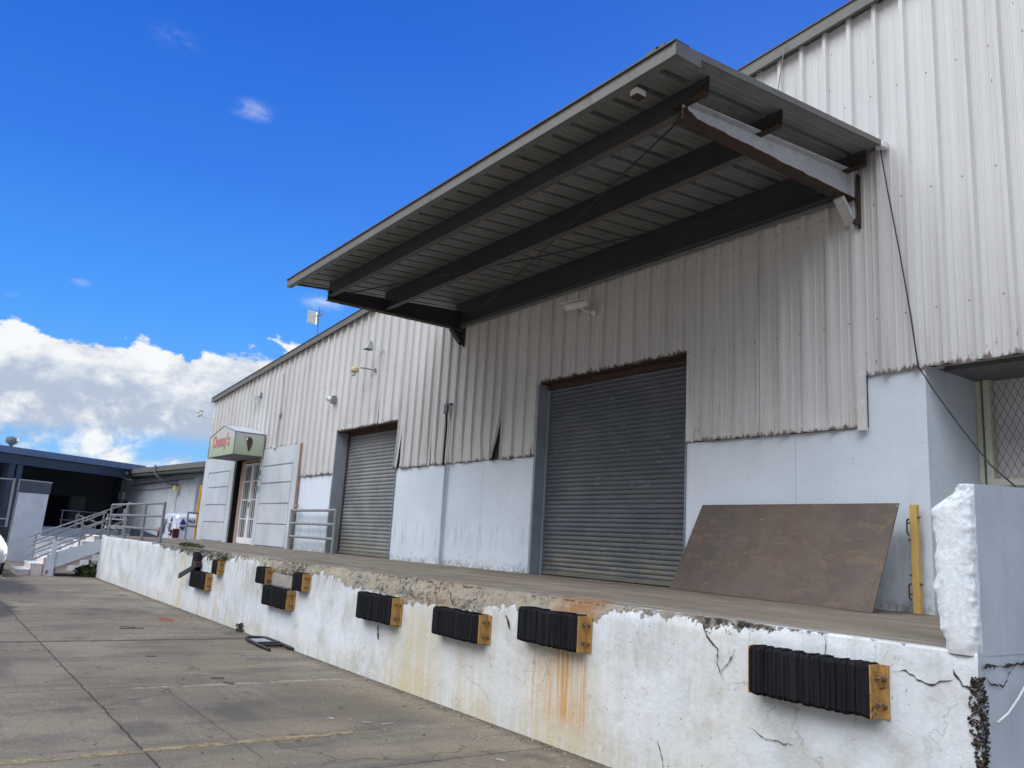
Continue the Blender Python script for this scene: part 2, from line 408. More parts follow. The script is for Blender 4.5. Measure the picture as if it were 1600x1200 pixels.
# ---- roller curtain
m, t = material('roller_slat_metal'); M['slat'] = m
p = t.pos(); x, y, z = t.sep(p)
c = t.mix(t.ramp(t.noise(p, 1.6, 6, .6), .35, .7), (.088, .100, .118), (.122, .132, .148))
c = t.mix(t.ramp(t.noise(t.scale(p, 2.5, 2.5, 16), 1.6, 6, .7), .63, .70, 0, .65), c, (.58, .60, .62))
c = t.mix(t.m('MULTIPLY', t.ramp(z, 1.2, 2.0, .65, 0), t.ramp(t.noise(t.scale(p, 1.5, 1.5, 5), 1.5, 6, .6), .3, .6)), c, (.22, .21, .15))
c = t.mix(t.m('MULTIPLY', t.ramp(z, 1.2, 1.6, .9, 0), t.ramp(t.noise(p, 7, 6, .7), .6, .68)), c, (.20, .075, .035))
c = t.mix(t.ramp(t.noise(t.scale(p, 14, 14, 1), 1.3, 5), .55, .75, 0, .3), c, (.10, .10, .10))
t.out(c, .5, .1, t.bump(t.noise(p, 30, 4), .15, .003), .4)
m2 = m.copy(); m2.name = 'roller_slat_galvanised'; M['slat2'] = m2
for nd in m2.node_tree.nodes:
    if nd.type == 'MIX' and abs(nd.inputs[6].default_value[0]-.088) < .002 and not nd.inputs[6].is_linked:
        nd.inputs[6].default_value = (.165, .175, .185, 1); nd.inputs[7].default_value = (.235, .242, .248, 1)

# ---- rusted plate
m, t = material('rusty_steel_sheet'); M['plate'] = m
p = t.pos()
a = t.noise(p, 1.9, 8, .65, .5); b = t.noise(t.scale(p, 1.5, 1.5, 4), 2.2, 8, .7, .8); g = t.noise(p, 60, 5, .7)
c = t.mix(t.ramp(a, .42, .58), (.150, .112, .090), (.172, .142, .120))
c = t.mix(t.ramp(t.noise(p, .95, 6, .62, .6), .42, .66, .0, .75), c, (.105, .094, .087))
c = t.mix(t.ramp(b, .48, .70, 0, .75), c, (.225, .160, .112))
c = t.mix(t.ramp(t.noise(t.scale(p, 2, 2, 40), 1., 5, .6), .62, .70, 0, .5), c, (.20, .17, .145))
c = t.mix(t.ramp(t.noise(p, 3.1, 7, .7), .56, .7, 0, .7), c, (.115, .082, .062))
c = t.mix(t.ramp(t.noise(p, 2.2, 6, .6, 1.), .60, .72, 0, .75), c, (.13, .135, .13))
c = t.mix(t.ramp(g, .45, .75, 0, .5), c, (.08, .055, .042))
c = t.mix(t.ramp(t.noise(t.scale(p, 5, 5, 14), 1.5, 5), .69, .72, 0, .6), c, (.42, .38, .34))
t.out(c, t.ramp(a, .3, .7, .55, .8), .15, t.bump(g, .35, .004), .35)

# ---- rubber
m, t = material('laminated_tyre_rubber'); M['rubber'] = m
p = t.obj()
st = t.noise(t.scale(p, 55, 9, 2), 1., 5, .7)
c = t.mix(t.ramp(st, .35, .75), (.006, .0065, .008), (.024, .026, .030))
c = t.mix(t.ramp(t.noise(t.scale(p, 30, 9, 6), 1., 6, .7), .70, .76, 0, .4), c, (.20, .21, .22))
t.out(c, .8, 0, t.bump(st, .7, .008), .15)
M['blackiron'] = paint('black_iron', (.02, .021, .024), .5, .3, 9)

# ---- metals and misc paints
M['yellow'] = paint('chipped_yellow_steel', (.47, .25, .055), .6, .4, 7, rust=.34, dirtcol=(.07, .04, .02))
m, t = material('worn_yellow_plate'); M['yplate'] = m
p = t.pos(); rnd = t.n('ShaderNodeObjectInfo').outputs['Random']
c = t.mix(t.ramp(t.noise(p, 9, 5), .35, .65), (.47, .28, .085), (.37, .21, .075))
thr = t.m('ADD', .70, t.m('MULTIPLY', rnd, -.20))
rn = t.noise(p, 17, 8, .7, .5)
c = t.mix(t.ramp(rn, thr, t.m('ADD', thr, .04)), c, t.mix(t.noise(p, 50, 4), (.06, .03, .018), (.17, .08, .035)))
c = t.mix(t.ramp(t.noise(t.scale(p, 40, 40, 6), 1., 5), .5, .75, 0, .5), c, (.09, .05, .025))
t.out(c, .65, 0, t.bump(rn, .3, .003), .3)
M['orange'] = paint('orange_steel', (.62, .30, .03), .55, .15, 4)
M['strim'] = paint('white_trim_paint', (.66, .655, .65), .5, .25, 4, streak=True)
M['ybar'] = paint('faded_yellow_bar', (.66, .43, .14), .6, .3, 5, rust=.20, dirtcol=(.25, .2, .12))
M['rail'] = paint('dull_galvanised_rail', (.30, .32, .34), .45, .35, 6, metal=.3)
M['rail2'] = paint('pale_grey_rail', (.21, .22, .23), .5, .35, 6)
M['fascia'] = paint('weathered_grey_trim', (.155, .156, .147), .55, .45, 2.5, streak=True)
M['fasciadark'] = paint('dark_trim', (.09, .09, .085), .55, .3, 2.5)
M['sheet'] = paint('grey_roof_sheet', (.235, .24, .235), .5, .4, 2.2, dirtcol=(.12, .11, .10))
M['purlin'] = paint('blue_grey_steel', (.052, .060, .075), .5, .3, 3, rust=.34, dirtcol=(.03, .025, .02))
M['beam'] = paint('chalky_grey_beam', (.56, .58, .61), .55, .25, 2.6, rust=.17)
M['flange'] = paint('rust_stained_flange', (.10, .095, .09), .7, .5, 5, rust=.42, dirtcol=(.09, .045, .025))
M['rusty'] = paint('flaking_rust', (.05, .032, .024), .85, .6, 8, rust=.6, bumpy=.6, fine=35)
M['jamb'] = paint('grey_blue_jamb', (.27, .31, .36), .5, .25, 3, streak=True, rust=.06)
M['insul'] = paint('grey_backing', (.16, .165, .17), .8, .3, 3)
M['brown'] = paint('tan_jamb', (.36, .25, .20), .6, .2, 3)
M['white'] = paint('white_enamel', (.78, .79, .80), .4, .12, 4)
M['whitebroken'] = None
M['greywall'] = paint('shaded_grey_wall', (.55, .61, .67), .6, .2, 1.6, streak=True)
M['greypanel'] = paint('blue_grey_panel', (.52, .57, .62), .55, .12, 1.3, streak=True)
M['black'] = paint('black_plastic', (.015, .015, .017), .5, .1, 4)
M['wire'] = paint('black_cable', (.03, .03, .033), .6, .1, 4)
M['roof'] = paint('roof_metal', (.30, .30, .30), .5, .3, .7)
M['navy'] = paint('navy_steel', (.055, .070, .10), .5, .2, 1.2)
M['navyfascia'] = paint('pale_blue_fascia', (.12, .18, .29), .45, .3, 1.5, dirtcol=(.6, .62, .64))
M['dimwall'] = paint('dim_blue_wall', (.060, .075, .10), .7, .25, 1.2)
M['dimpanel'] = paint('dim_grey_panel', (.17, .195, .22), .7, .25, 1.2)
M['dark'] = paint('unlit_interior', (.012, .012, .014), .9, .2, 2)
M['crack'] = paint('dirt_filled_crack', (.055, .047, .04), .95, .4, 20)
M['conc'] = paint('plain_concrete', (.34, .32, .29), .9, .4, 3)
M['whitewall'] = paint('whitewashed_wall', (.72, .74, .76), .7, .18, 1.6, streak=True)
M['pinkstep'] = paint('worn_step_paint', (.62, .54, .50), .8, .35, 4, dirtcol=(.35, .28, .24))
M['cream'] = paint('yellowed_lamp', (.60, .52, .28), .5, .25, 9)
M['galv'] = paint('galvanised_lamp', (.48, .53, .54), .35, .2, 9, metal=.3)
M['cream_frame'] = paint('old_cream_frame', (.66, .67, .55), .6, .4, 6, rust=.14, dirtcol=(.2, .15, .08))
M['bolt'] = paint('bolt_steel', (.20, .15, .09), .5, .4, 20, metal=.5)
M['vanpaint'] = paint('van_white', (.66, .69, .78), .3, .08, 2)
M['carpaint'] = paint('car_white', (.75, .80, .82), .22, .05, 2)
M['blueink'] = paint('navy_lettering', (.03, .04, .16), .5, .02, 4)
M['greyink'] = paint('grey_lettering', (.22, .24, .30), .5, .02, 4)
M['redlamp'] = paint('red_lamp', (.09, .010, .010), .2, .05, 4)
M['rubberwheel'] = paint('tyre_black', (.02, .02, .02), .8, .2, 8)
M['redink'] = paint('faded_red_lettering', (.56, .20, .19), .55, .12, 6)
M['cone'] = paint('waffle_brown', (.06, .045, .025), .6, .5, 12, dirtcol=(.20, .14, .05))
M['green'] = paint('green_sticker', (.10, .36, .27), .5, .1, 6)
m, t = material('clear_glass'); M['glass'] = m
t.out((.02, .022, .025), .25, 0, None, .25)
m, t = material('headlight_lens'); M['lens'] = m
t.out((.55, .56, .50), .1, 0, None, .7)
# sign: pale green fading to grey upward is the print of the sign itself
m, t = material('green_sign_print'); M['sign'] = m
p = t.obj(); x, y, z = t.sep(p)
c = t.mix(t.ramp(t.m('ADD', z, t.m('MULTIPLY', t.noise(p, 3, 4), .2)), .1, .75), (.36, .44, .28), (.50, .53, .49))
c = t.mix(t.ramp(t.noise(p, 6, 5), .55, .75, 0, .3), c, (.3, .33, .25))
t.out(c, .4, 0, None, .4)
# rough broken masonry painted white
m, t = material('broken_white_masonry'); M['broken'] = m
p = t.pos()
a = t.noise(p, 14, 8, .7); b = t.noise(p, 48, 6, .7)
c = t.mix(t.ramp(b, .35, .7), (.62, .68, .73), (.82, .86, .88))
c = t.mix(t.ramp(t.noise(p, 9, 8, .74), .56, .62, 0, .6), c, (.40, .40, .39))
c = t.mix(t.ramp(t.noise(p, 20, 6, .7), .62, .70, 0, .6), c, (.2, .2, .19))
c = t.mix(t.ramp(t.sep(p)[2], 1.18, 1.34, .5, 0), c, (.34, .33, .31))
t.out(c, .75, 0, t.bump(t.m('ADD', a, t.m('MULTIPLY', b, .4)), .35, .012), .3)
# leaves
def leafmat(name, a, b_):
    m, t = material(name)
    p = t.pos()
    t.out(t.mix(t.ramp(t.noise(p, 30, 3), .35, .65), a, b_), .55, 0, None, .3)
    return m
M['leaf'] = leafmat('weed_leaf', (.05, .075, .022), (.10, .12, .04))
M['moss'] = leafmat('dry_moss', (.020, .018, .014), (.075, .062, .04))
M['chip'] = paint('paint_chip', (.48, .47, .44), .8, .4, 30)
M['twig'] = paint('dry_twig', (.10, .08, .06), .9, .4, 30)
M['mesh'] = paint('expanded_metal', (.22, .22, .22), .5, .4, 8)
M['windowback'] = paint('pale_blind_behind_mesh', (.80, .77, .80), .6, .15, 2)

# ------------------------------------------------------------------ key dimensions (metres)
D, WY, H, S = 4.608, 8.03, 1.205, 3.07       # dock face, wall face, platform height, siding foot
SY = 8.0                                     # siding sheet plane
ROOF = [(-29.45, 5.985), (-28.97, 6.02), (-17.1, 6.86), (-12, 7.35), (-6.29, 7.83), (-4.53, 7.95), (2., 8.40), (9.5, 7.75)]  # foot of the verge trim
def roofz(x): return interp(ROOF, x)

# ================================================================== SETTING
bm = B()
xs = [-900, -300, -120, -60, -45, -30, -20, -10, 0, 10, 30, 90, 300, 900]
vg = [[bm.verts.new((x, y, 0)) for y in xs] for x in xs]
for i in range(len(xs)-1):
    for j in range(len(xs)-1):
        bm.faces.new((vg[i][j], vg[i+1][j], vg[i+1][j+1], vg[i][j+1]))
g = build('ground', bm, M['ground'], kind='structure')
bm = B()
q = [bm.verts.new(v) for v in ((-6.66, -6, .004), (-6.50, -6, .004), (-6.50, 3.95, .004), (-6.66, 3.95, .004))]
bm.faces.new(q)
build('road_marking', bm, M['yline'], kind='structure')

# ================================================================== WAREHOUSE
wh = thing('warehouse', 'long white ribbed metal warehouse with pale blue base wall and two grey roller doors', 'warehouse', (0, 0, 0))

# --- siding sheets
def rib_profile(x0, x1, pitch, phase, depth=.050, minor=True):
    """list of (x, y offset outward, is_sharp)"""
    pts = []
    k = math.ceil((x0-phase)/pitch)-1
    while phase+k*pitch < x1+pitch:
        c = phase+k*pitch
        wb, wt = (.050, .030) if not minor else (.040, .022)
        seq = [(c-wb, 0), (c-wt, depth), (c+wt, depth), (c+wb, 0)]
        if minor:
            for f in (.36, .64):
                mx = c+pitch*f
                seq += [(mx-.016, 0), (mx-.008, .007), (mx+.008, .007), (mx+.016, 0)]
        else:
            seq += [(c+pitch*.5, 0)]
        pts += seq
        k += 1
    pts = [q for q in pts if x0 < q[0] < x1]
    def at(x):
        return 0
    return [(x0, at(x0))]+pts+[(x1, at(x1))]

TEARS = [(-15.13, 3.95, .10), (-11.48, 3.98, .19), (-10.56, 3.72, .07), (-13.9, 3.7, .03), (-6.06, 3.5, .02), (-16.3, 4.9, .03)]
siding_bm = B()
lowlayer = siding_bm.verts.layers.float.new('low')
def siding_seg(x0, x1, zb, pitch, phase, dentamp=1., minor=True):
    prof = rib_profile(x0, x1, pitch, phase, minor=minor)
    cuts = sorted([tt for tt in TEARS if x0 < tt[0] < x1])
    # split profile into strips at tears
    strips = []; cur = []
    ci = 0
    for (x, yo) in prof:
        while ci < len(cuts) and x > cuts[ci][0]:
            cur.append((cuts[ci][0], 0., cuts[ci])); strips.append(cur); cur = [(cuts[ci][0]+.001, 0., None)]; ci += 1
        cur.append((x, yo, None))
    strips.append(cur)
    for st in strips:
        cols = []
        tear = st[-1][2]
        for (x, yo, tr) in st:
            zt = roofz(x)+.02
            zs = [zb, zb+.03]
            zz = zb+.12
            while zz < min(zb+1.1, zt-.1): zs.append(zz); zz += .10
            n = 6
            z0 = zs[-1]
            zs += [z0+(zt-z0)*(i+1)/n for i in range(n)]
            col = []
            for i, z in enumerate(zs):
                hgt = z-zb
                k = max(0, 1-hgt/1.1)
                # dents and buckles near the foot
                dn = (FB(x*1.7, z*1.2, 3.1, 3)*.045*k*k+max(0, N3(x*2.2, z*2.5, 9.))*.07*k*k)*dentamp+.010*FB(x*.6, z*.5, 6.6, 3)
                yy = SY-yo*(1-.55*k*k*max(0, N3(x*1.3, 0, 5.5)+.35)*dentamp)+dn*.6
                xx = x+N3(x*1.9, z*1.6, 1.7)*.03*k*k*dentamp
                if x in (x0, x1): xx = x
                if tear is not None and z < tear[1]:
                    u = (tear[1]-z)/(tear[1]-zb)
                    near = max(0, 1-(tear[0]-x)/.32)
                    xx -= tear[2]*(u**1.5)*near
                    yy -= .05*u*near*(tear[2]/.19)
                zz2 = z
                if i == 0: zz2 += N3(x*6, 2.2, 0)*.018+N3(x*23, 1.2, 0)*.010
                v = siding_bm.verts.new((xx, yy, zz2)); v[lowlayer] = hgt
                col.append(v)
            cols.append(col)
        for a, b_ in zip(cols, cols[1:]):
            for i in range(len(a)-1):
                siding_bm.faces.new((a[i], b_[i], b_[i+1], a[i+1]))
PA, PHA = .383, -22.2
PB_, PHB = .3175, -13.06
siding_seg(-29.42, -20.65, 3.955, PA, PHA, .3, False)
siding_seg(-20.65, -18.45, 3.07, PA, PHA, .8, False)
siding_seg(-18.45, -15.28, 4.10, PA, PHA, .8, False)
siding_seg(-15.28, -10.45, 3.07, PB_, PHB, 1.)
siding_seg(-10.45, -7.26, 4.285, PB_, PHB, .35)
siding_seg(-7.26, -4.72, 3.07, PB_, PHB, .8)
siding_seg(-4.72, 9.2, 3.625, PB_, PHB, .12)
build('siding', siding_bm, M['siding'], wh)

# --- lower masonry wall, one piece per pier
bm = B()
box(bm, -29.4, -26.03, WY, 8.5, 0, 3.95)
box(bm, -23.67, -18.42, WY, 8.45, 0, S)
box(bm, -23.67, -20.5, WY+.004, 8.44, S, 3.95)
box(bm, -15.28, -10.45, WY, 8.45, 0, S)
box(bm, -7.26, -4.1, WY, 8.45, 0, S)
box(bm, -4.72, -4.1, WY+.0015, 8.44, S, 3.66)
box(bm, -4.9, -4.1, 8.45, 9.15, 0, 3.70)      # return into the window bay
box(bm, -4.9, 9.2, 9.15, 9.4, 0, 2.58)
box(bm, -29.4, -29.15, 8.5, 30, 0, 5.9)
box(bm, 8.95, 9.2, 9.4, 30, 0, 7.7)
build_each('base_wall', bm, M['bluewall'], wh)
# --- backing behind the sheets
bm = B()
def backing(x0, x1, z0):
    hexa(bm, [(x0, 8.06, z0), (x1, 8.06, z0), (x1, 8.40, z0), (x0, 8.40, z0), (x0, 8.06, roofz(x0)), (x1, 8.06, roofz(x1)), (x1, 8.40, roofz(x1)), (x0, 8.40, roofz(x0))])
for a in ((-29.38, -23.67, 3.96), (-23.67, -18.42, 3.96), (-20.49, -18.43, S+.004), (-18.42, -15.28, 4.13), (-15.28, -10.45, S+.004), (-10.45, -7.26, 4.31), (-7.26, -4.73, S+.004), (-4.73, 9.15, 3.72)):
    backing(*a)
box(bm, -4.09, 9.15, 8.41, 9.14, 3.66, 3.71)      # soffit over the window bay
build_each('wall_backing', bm, M['insul'], wh)
# --- dark interior volumes behind doors
bm = B()
box(bm, -18.6, -15.1, 8.5, 8.6, 1.2, 4.6); box(bm, -10.6, -7.1, 8.5, 8.6, 1.2, 4.6); box(bm, -26.2, -23.5, 8.5, 8.6, 1.2, 4.3)
build_each('interior_shade', bm, M['dark'], wh)
# --- roof slabs following the verge
def verge(y0, y1, d0, d1):
    bm = B(); prev = None
    for x, z in ROOF:
        cur = [bm.verts.new(q) for q in ((x, y0, z+d0), (x, y1, z+d0), (x, y1, z+d1), (x, y0, z+d1))]
        if prev:
            for k in range(4): bm.faces.new((prev[k], cur[k], cur[(k+1) % 4], prev[(k+1) % 4]))
        else: bm.faces.new(cur)
        prev = cur
    bm.faces.new(prev[::-1])
    return bm
rf = build('roof', verge(8.01, 30, .10, .145), M['roof'], wh)
build('verge_trim', verge(7.885, 7.93, 0, .15), M['fascia'], rf)
build('verge_cap', verge(7.87, 8.1, .152, .172), M['fasciadark'], rf)
build('verge_soffit', verge(7.935, 8.05, .02, .06), M['fasciadark'], rf)
# --- roller doors
def roller(x0, x1, yc, ztop, mat, jx, pitch, label):
    bm = B()
    nx = 26
    prof = []
    z = H+.07
    while z < ztop:
        for f, d in ((0, 0), (.10, .008), (.32, .017), (.6, .017), (.85, .008)):
            prof.append((z+f*pitch, d))
        z += pitch
    grid = []
    for i in range(nx+1):
        x = x0+(x1-x0)*i/nx
        grid.append([bm.verts.new((x, yc-d+N3(x*1.1, z*.8, 4)*.012, z+N3(x*.9, int((z-H)/pitch)*1.3, 2)*.004)) for z, d in prof])
    for a, b_ in zip(grid, grid[1:]):
        for i in range(len(a)-1): bm.faces.new((a[i], b_[i], b_[i+1], a[i+1]))
    d = build('roller_door', bm, mat, wh)
    d['label'] = label
    bm = B(); box(bm, x0, x1, yc-.03, yc+.01, H+.012, H+.075, .006)
    build('bottom_bar', bm, mat, d)
    bm = B(); box(bm, jx, jx+.006, 7.985, yc+.02, H, ztop-.02); box(bm, jx-.05, jx+.005, 7.978, 7.984, H, ztop-.015)
    box(bm, x1-.005, x1, 8.0, yc+.02, H, ztop-.02)
    build_each('door_frame', bm, M['jamb'], d)
    bm = B(); box(bm, jx+.012, x0+.03, yc-.035, yc+.03, H, ztop-.04); 
    build('guide_rail', bm, M['rusty'] if jx < -15 else M['jamb'], d)
    bm = B(); box(bm, jx, x1, 8.0, yc+.05, ztop-.015, ztop+.02); box(bm, x0, x1, yc-.06, yc+.1, ztop-.10, ztop-.016)
    build_each('door_lintel', bm, M['rusty'], d)
roller(-18.36, -15.282, 8.31, 4.10, M['slat2'], -18.42, .083, 'pale galvanised roller door')
roller(-10.42, -7.262, 8.20, 4.28, M['slat'], -10.45, .068, 'dark grey roller door with scuffs')

# --- trim at siding step
bm = B(); box(bm, -4.80, -4.715, 7.945, 8.0, 3.03, 3.64, .004)
build('corner_trim', bm, M['strim'], wh)

# --- entrance panels with grooves
def panel(x0, x1, marg_l, marg_r):
    bm = B()
    box(bm, x0, x1, 7.975, 8.028, H, 3.955)
    ep = build('entrance_panel', bm, M['greypanel'], wh)
    lv = [1.215, 1.82, 2.38, 2.95, 3.45]
    bm = B()
    for a, b_ in zip(lv, lv[1:]):
        box(bm, x0+marg_l, x1-marg_r, 7.945, 7.9735, a+.02, b_-.02, .006)
    box(bm, x0, x0+marg_l-.04, 7.945, 7.9735, H, 3.955, .006)
    box(bm, x1-marg_r+.04, x1, 7.945, 7.9735, H, 3.955, .006)
    box(bm, x0+marg_l-.04, x1-marg_r+.04, 7.945, 7.9735, 3.47, 3.955)
    build('panel_boards', bm, M['greypanel'], ep)
panel(-29.36, -26.03, .62, .42)
panel(-23.67, -20.65, .34, .40)
bm = B(); box(bm, -20.65, -20.60, 7.94, 8.0, H, 3.96)
build('panel_edge_strip', bm, M['brown'], wh)
# --- entrance door
bm = B()
box(bm, -25.66, -25.36, 8.06, 8.14, H, 3.72); box(bm, -23.93, -23.67, 8.06, 8.14, H, 3.72); box(bm, -25.36, -23.93, 8.06, 8.14, 3.66, 3.78)
fb = bm
bm = B(); box(bm, -25.36, -23.93, 8.16, 8.18, H, 3.66)
ed = build('entrance_door', bm, M['glass'], wh)
ed['label'] = 'white barred entrance door in a tan frame'
build_each('frame', fb, M['brown'], ed)
bm = B(); box(bm, -26.028, -25.98, 8.0, 8.45, H, 3.9)
build('jamb_gap_shade', bm, M['dark'], ed)  # dark board painted as the shade of the recess beside the door
bm = B()
box(bm, -25.34, -25.27, 8.06, 8.11, 1.25, 3.62); box(bm, -24.02, -23.95, 8.06, 8.11, 1.25, 3.62)
box(bm, -24.64, -24.44, 8.05, 8.10, 1.25, 3.62)
box(bm, -25.27, -24.02, 8.06, 8.10, 1.22, 1.40); box(bm, -25.27, -24.02, 8.06, 8.10, 3.56, 3.62)
for z in (1.95, 2.52, 3.08): box(bm, -25.27, -24.02, 8.062, 8.10, z-.016, z+.016)
for i in range(1, 8):
    x = -25.27+i*.1563
    if abs(x+24.54) < .11: continue
    tube(bm, [(x, 8.08, 1.3), (x, 8.08, 3.6)], .012, 6)
build('bar_grille', bm, M['white'], ed)
bm = B(); box(bm, -24.60, -24.48, 8.02, 8.05, 2.30, 2.46, .005); tube(bm, [(-24.54, 8.0, 2.42), (-24.42, 7.99, 2.42)], .012, 6)
build('handle', bm, M['rail'], ed)

# --- window bay
bm = B()
box(bm, -4.095, -4.045, 9.07, 9.148, 2.5, 3.66); box(bm, -4.01, -3.945, 9.05, 9.148, 2.5, 3.66)
box(bm, -3.944, 4., 9.05, 9.148, 2.53, 2.60)
fb = bm
bm = B(); box(bm, -4.1, 4., 9.16, 9.2, 2.58, 3.66)
wn = build('window', bm, M['windowback'], wh)
build_each('frame', fb, M['cream_frame'], wn)
bm = B()
W_, Hh = .075, .15
x = -3.82
segs = set()
for i in range(70):
    for j in range(8):
        cx = -3.945+i*W_; cz = 2.60+j*Hh
        P = [(cx, cz+Hh/2), (cx+W_/2, cz+Hh), (cx+W_, cz+Hh/2), (cx+W_/2, cz)]
        for a, b_ in ((0, 1), (1, 2), (2, 3), (3, 0)):
            tube(bm, [(P[a][0], 9.10, P[a][1]), (P[b_][0], 9.10, P[b_][1])], .0035, 3, False)
build('diamond_mesh', bm, M['mesh'], wn)

# small notice beside the entrance
bm = B(); box(bm, -23.62, -23.48, 7.937, 7.944, 2.72, 3.12)
nt = tag(build('notice', bm, M['green'], None), 'narrow green and white notice stuck on the grey panel right of the barred door', 'notice')
bm = B(); box(bm, -23.60, -23.50, 7.934, 7.9365, 2.90, 3.06); 
build('white_strip', bm, M['white'], nt)
bm = B(); box(bm, -23.61, -23.50, 7.932, 7.944, 3.20, 3.36, .01)
tag(build('meter_box', bm, M['dimpanel'], None), 'tiny dark box fixed just above the green notice by the entrance', 'box')

# ================================================================== LOADING DOCK
dock = thing('loading_dock', 'raised concrete loading dock with white painted front and crumbling top edge', 'loading dock', (0, 0, 0))
EXP = [(-27, -.02), (-21, -.02), (-20, .05), (-19, .09), (-17.9, .11), (-16.5, .15), (-14.9, .15), (-14.2, .05), (-13.3, .07), (-12.6, .20), (-12., .30), (-11.4, .24), (-10.9, .10), (-10, .15), (-9.2, .21), (-8.2, .27), (-7.3, .29), (-6.8, .25), (-6.45, .16), (-6.1, .13), (-5.7, .17), (-5.2, .16), (-4.95, .05), (-4.3, .03), (-4.0, .065), (-3.6, .045), (-3.2, .02), (-2.9, .0), (-2.14, -.03)]
bm = B()
L = {k: bm.verts.layers.float.new(k) for k in ('exposed', 'rust', 'grime', 'beige', 'moss', 'orange', 'top')}
xs = []; x = -27.
while x < -2.14:
    xs.append(x); x += .045 if x < -16 else (.028 if x < -9 else .017)
xs.append(-2.14)
zs = [0, .06, .13, .2, .28, .36, .44, .52, .58, .64, .70, .75, .80, .84]
z = .865
while z < H-.001: zs.append(z); z += .02
zs.append(H)
prev = None
for x in xs:
    col = []
    ex = interp(EXP, x)
    exn = ex+.05*FB(x*2.1, 0, 3.3, 5)+(.03*N3(x*7, 1, 0) if ex > 0 else 0)
    chunk = max(0, ex)*(1+.8*FB(x*1.6, 5, 1, 4))
    rows = [(z, 0) for z in zs]+[(H, .03), (H, .07), (H, .12), (H, .2), (H, .30)]
    for z, back in rows:
        e = exn-(H-z) if back == 0 else exn*.9-back*.7
        em = sst(-.01, .05, e)
        rough = (FB(x*7, z*7, 2.2, 5)*.030+FB(x*24, z*24+back*24, 7, 3)*.012)
        yy = D+back+em*(.016+rough)
        zz = z
        if back == 0:
            tt = max(0, 1-(H-z)/(.09+chunk*.35))
            yy += sst(0, 1, tt)*(chunk*.28+.008)
            if z == H: zz = H-chunk*.10-.006
        else:
            k = max(0, 1-back/(.28))
            yy += k*(chunk*.28+.008)*(1-back/.3)
            zz = H-k*k*chunk*.10-.006*k+FB(x*10, back*10, 4, 4)*.012*em
        yy += FB(x*.8, z*.8, 11, 3)*.006
        v = bm.verts.new((x, min(yy, D+.31), zz))
        v[L['exposed']] = e if ex > -.015 else -.2
        v[L['top']] = 0 if back == 0 else (.0 if back < .05 and ex < .04 else sst(.0, .14, back))
        # run-off stains: rust under the wide bumper, yellow streak at the far end, beige bleed in the middle
        n1 = N3(x*3.2, z*.25, 2)
        r = math.exp(-((x+5.50)/.20)**2)*sst(.10, .3, z)*sst(.98, .75, z)*1.15
        r += math.exp(-((x+5.85)/.10)**2)*sst(.02, .2, z)*sst(.8, .6, z)*.5
        r += math.exp(-((x+5.22)/.06)**2)*sst(.1, .3, z)*sst(.82, .7, z)*.6
        r += math.exp(-((x+15.2)/.10)**2)*sst(1.0, .5, z)*.5+math.exp(-((x+2.2)/.05)**2)*sst(.75, .2, z)*.9
        v[L['rust']] = max(0, min(1, r))
        b = math.exp(-((x+5.55)/.62)**2)*sst(1.05, .6, z)*.65+math.exp(-((x+8.0)/.55)**2)*sst(1.15, .7, z)*.85
        b += math.exp(-((x+17.75-.25*z)/.14)**2)*.95+math.exp(-((x+18.15-.25*z)/.07)**2)*.6+math.exp(-((x+6.9)/.5)**2)*.4
        b += sst(.35, .02, z)*.55*(.5+.5*N3(x*1.7, 0, 8))+.25*math.exp(-((x+3.95)/.4)**2)
        v[L['beige']] = max(0, min(1, b))
        gm = sst(.30, .0, z)*.55+sst(.5, 1.15, z)*.32*(1+n1)+.45*sst(-16.8, -14.5, x)*sst(-12.8, -14, x)+.12*sst(-12, -18, x)-.2*sst(-18.5, -20, x)+1.2*sst(.80, 1.12, z)*sst(-9.0, -11.0, x)*sst(-20, -18.5, x)
        gm += .3*math.exp(-((x+7.9)/1.2)**2)*sst(.3, .8, z)
        v[L['grime']] = max(0, min(1, gm*.8))
        v[L['moss']] = max(0, min(1, sst(-13.2, -16, x)+.8*math.exp(-((x+11.75)/.55)**2)+1.2*math.exp(-((x+3.75)/.35)**2)+.15))
        v[L['orange']] = math.exp(-((x+5.38)/.30)**2)*1.0+.35*math.exp(-((x+7.6)/.30)**2)
        col.append(v)
    if prev:
        for i in range(len(col)-1): bm.faces.new((prev[i], col[i], col[i+1], prev[i+1]))
    prev = col
build('front_wall', bm, M['dockwall'], dock, smooth=True)
# platform slab
bm = B()
def plate_grid(x0, x1, y0, y1, z, nx, ny):
    gg = [[bm.verts.new((x0+(x1-x0)*i/nx, y0+(y1-y0)*j/ny, z+(FB((x0+(x1-x0)*i/nx)*.7, j*.6, 2, 3)*.006 if 0 < j < ny else 0))) for j in range(ny+1)] for i in range(nx+1)]
    for i in range(nx):
        for j in range(ny): bm.faces.new((gg[i][j], gg[i+1][j], gg[i+1][j+1], gg[i][j+1]))
plate_grid(-27, -2.3, D+.295, 8.04, H-.001, 150, 8)
plate_grid(-4.1, -2.3, 8.04, 9.15, H-.001, 8, 4)
plate_grid(-29.7, -27, D+.5, 8.04, H-.001, 12, 8)
for x0, x1 in ((-26.03, -23.67), (-18.42, -15.28), (-10.45, -7.26)): plate_grid(x0, x1, 8.04, 8.5, H-.001, 6, 2)
build('platform_slab', bm, M['platform'], dock)
bm = B()
box(bm, -29.7, -27.01, D+.48, D+.60, 0, H-.004); box(bm, -27.02, -26.9, D+.02, D+.6, 0, H-.004)
box(bm, -29.8, -29.7, D+.48, 8.0, 0, H-.004)
build_each('side_wall', bm, M['whitewall'], dock)
